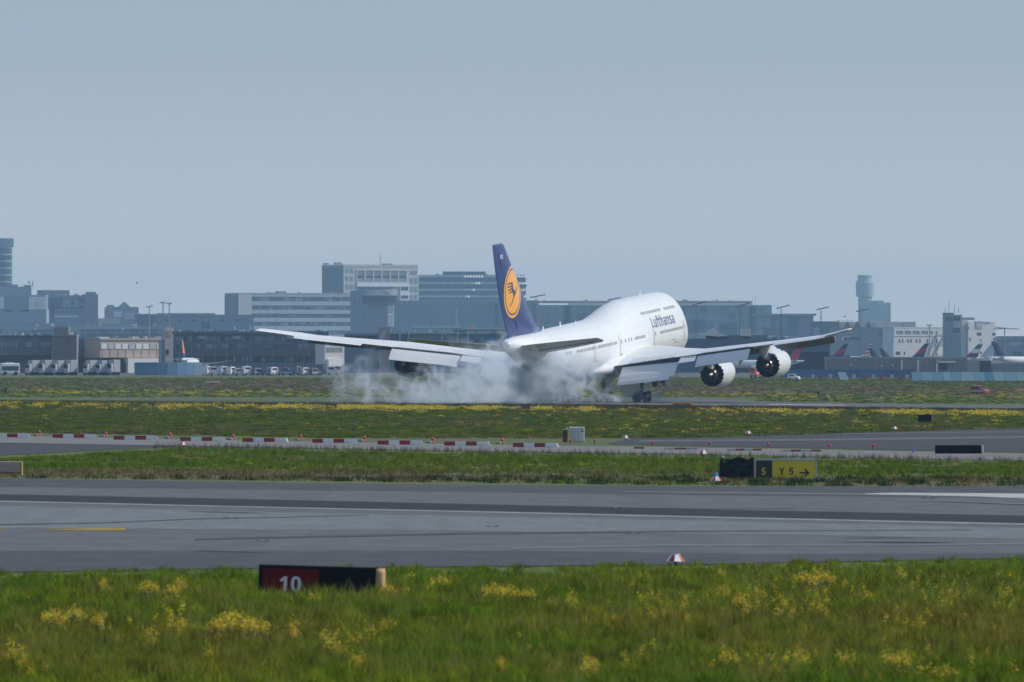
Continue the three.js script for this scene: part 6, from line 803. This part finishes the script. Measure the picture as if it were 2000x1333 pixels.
// parked airliners: only their rear ends show ---------------------------
function finPaint(paint) { const cv = document.createElement('canvas'); cv.width = cv.height = 128; const c = cv.getContext('2d'); paint(c); const t = new THREE.CanvasTexture(cv); t.colorSpace = THREE.SRGBColorSpace; return t; }
const poly = (c, col, ...p) => { c.fillStyle = col; c.beginPath(); p.forEach(([x, y], i) => (i ? c.lineTo(x * 128, y * 128) : c.moveTo(x * 128, y * 128))); c.closePath(); c.fill(); };
function airliner(label, u, vTip, d, turn, paint, opt = {}) {
  // stands on the apron; local x forward, origin below the fin tip
  const k = d / FOCAL, o = thing('parked_airliner', label, 'airplane', V((u - 1000) * k, 0, -d), turn, 'airliners parked at the terminal'), H = EYE + (HORIZON - vTip) * k, sc = H / 16;
  const P = (x, y, z) => V(x * sc, y * sc, z * sc), body = opt.body ?? mWhite;
  const st = [[-3.5, 0.15, 7.4], [-2, 0.5, 7.2], [2, 1.1, 6.7], [7, 1.9, 6.0], [12, 2.4, 5.5], [34, 2.45, 5.4], [38, 2.2, 5.3], [41, 1.4, 5.0], [42.4, 0.5, 4.7], [42.6, 0.05, 4.6]];
  part(o, 'fuselage', skin(st.map(([x, r, y]) => Array.from({ length: 20 }, (_, j) => { const a = j / 20 * 6.2832; return P(x, y + Math.sin(a) * r, Math.cos(a) * r); })), { capA: true, capB: true }), body);
  const rows = [[7.0, 9.5, 0.6], [8.2, 7.6, 0.2], [12, 3.6, -1.3], [15.8, -0.2, -3.0], [16, -0.7, -3.0]], g = skin(rows.map(([y, a, b]) => foil(P(a, y, 0), P(b, y, 0), (a - b) * 0.09 * sc, 7)), { capB: true }), q = g.attributes.position, uv = g.attributes.uv;
  for (let i = 0; i < q.count; i++) uv.setXY(i, (7.6 - q.getX(i) / sc) / 11, (q.getY(i) / sc - 7) / 9);
  part(o, 'fin', g, new THREE.MeshPhysicalMaterial({ map: finPaint(paint), roughness: 0.45, side: THREE.DoubleSide }));
  for (const s of [1, -1]) { part(o, 'tailplane', skin([[0.6, 5, 0.4, 7], [8.2, 0.6, -1.4, 7.6]].map(([z, a, b, y]) => foil(P(a, y, z * s), P(b, y, z * s), 0.25 * sc, 6, V(0, 1, 0))), { capA: true, capB: true }), mWing); part(o, 'wing', skin([[1.5, 27, 18.5, 4.4], [8, 22, 16.5, 5.0], [21, 13.5, 11.5, 6.4]].map(([z, a, b, y]) => foil(P(a, y, z * s), P(b, y, z * s), (a - b) * 0.06 * sc, 7, V(0, 1, 0))), { capA: true, capB: true }), mWing); const e = part(o, 'engine', new THREE.LatheGeometry([[0.9, -2], [1.25, -0.5], [1.3, 1], [1.15, 2.2], [0.95, 2.3]].map(([r, y]) => new THREE.Vector2(r * sc, y * sc)), 20).rotateZ(-Math.PI / 2).translate(24 * sc, 3.2 * sc, 7.4 * s * sc), mGrey); part(o, 'main_gear', [rod(P(20, 4, 2.6 * s), P(20, 0.6, 2.6 * s), 0.2 * sc), new THREE.CylinderGeometry(0.6 * sc, 0.6 * sc, 0.9 * sc, 14).rotateX(Math.PI / 2).translate(20 * sc, 0.6 * sc, 2.6 * s * sc)], mTyre); }
  part(o, 'nose_gear', [rod(P(37, 3.4, 0), P(37, 0.4, 0), 0.15 * sc), new THREE.CylinderGeometry(0.45 * sc, 0.45 * sc, 0.6 * sc, 14).rotateX(Math.PI / 2).translate(37 * sc, 0.45 * sc, 0)], mTyre);
  return o;
}
const NAVY = '#22385e', RED = '#a8273a';
const deltaLike = (c) => { poly(c, NAVY, [0, 0], [1, 0], [1, 1], [0, 1]); poly(c, RED, [0.05, 0.62], [0.75, 0.30], [1, 0.34], [1, 0.52], [0.55, 0.62], [0.15, 0.80]); poly(c, RED, [0.65, 0.74], [1, 0.60], [1, 0.95], [0.8, 1]); };
const stripes = (c) => { for (let i = 0; i < 9; i++) poly(c, i % 2 ? '#c9ccd4' : '#b5414c', [0, i / 9], [1, i / 9 - 0.06], [1, (i + 1) / 9 - 0.06], [0, (i + 1) / 9]); poly(c, '#2c5a78', [0, 0], [0.62, 0], [0.45, 0.5], [0, 0.75]); };
const darkFin = (c) => { poly(c, '#22374f', [0, 0], [1, 0], [1, 1], [0, 1]); poly(c, '#3b5468', [0.1, 0.9], [0.5, 0.4], [0.6, 0.45], [0.25, 0.95]); };
const greenRed = (c) => { poly(c, '#d6d9dc', [0, 0], [1, 0], [1, 1], [0, 1]); poly(c, '#1f7a62', [0, 0.08], [1, 0.08], [1, 0.36], [0, 0.36]); poly(c, '#3a434c', [0, 0.66], [1, 0.62], [1, 1], [0, 1]); poly(c, '#b23a48', [0, 0], [0.38, 0.1], [0.30, 0.6], [0.12, 1], [0, 1]); };
const orangeFin = (c) => { poly(c, '#1f3f86', [0, 0], [1, 0], [1, 1], [0, 1]); poly(c, '#f0812e', [0, 0.0], [1, 0.0], [1, 0.66], [0, 0.66]); };
airliner('parked airliner with navy and red tail partly behind right wing tip', 1648, 672, 3000, Math.PI - 0.3, deltaLike); airliner('parked airliner with red and white striped tail', 1700, 669, 3000, Math.PI - 0.9, stripes);
airliner('parked airliner with dark tail, left of the dark pair', 1704, 680, 2900, 0.35, darkFin); airliner('parked airliner with dark tail, right of the dark pair', 1725, 681, 2920, 0.35, darkFin);
airliner('parked airliner with large navy and red tail before pale office', 1806, 671, 2950, Math.PI - 0.45, deltaLike); airliner('parked airliner with green, white and red tail', 1911, 671, 2900, Math.PI - 0.35, greenRed);
airliner('parked airliner with tall dark tail at the right edge', 1946, 667, 2820, 0.42, darkFin); airliner('parked airliner with orange and blue tail seen from behind', 357, 666, 2450, Math.PI / 2 - 0.12, orangeFin); airliner('parked airliner with red tail low behind outer right engine', 1560, 676, 2660 - 120, Math.PI - 0.3, (c) => poly(c, '#b03a4c', [0, 0], [1, 0], [1, 1], [0, 1]));
// birds
for (const [u, v, label] of [[267, 553, 'tiny dark bird in the sky at left'], [1650, 619, 'tiny dark bird above the slate hall']]) { const d = 900, k = d / FOCAL, o = thing('bird', label, 'bird', V((u - 1000) * k, EYE + (HORIZON - v) * k, -d)), m = M(0.03, 0.03, 0.035, 0.8); part(o, 'body', new THREE.SphereGeometry(0.05, 8, 6).scale(2.2, 0.8, 0.8), m); for (const s of [1, -1]) part(o, 'wing', quadsGeo([[V(0.07, 0, 0), V(-0.05, 0, 0), V(-0.06, 0.05, 0.2 * s), V(0.0, 0.06, 0.2 * s)]]), m); }
renderer.render(scene, camera);
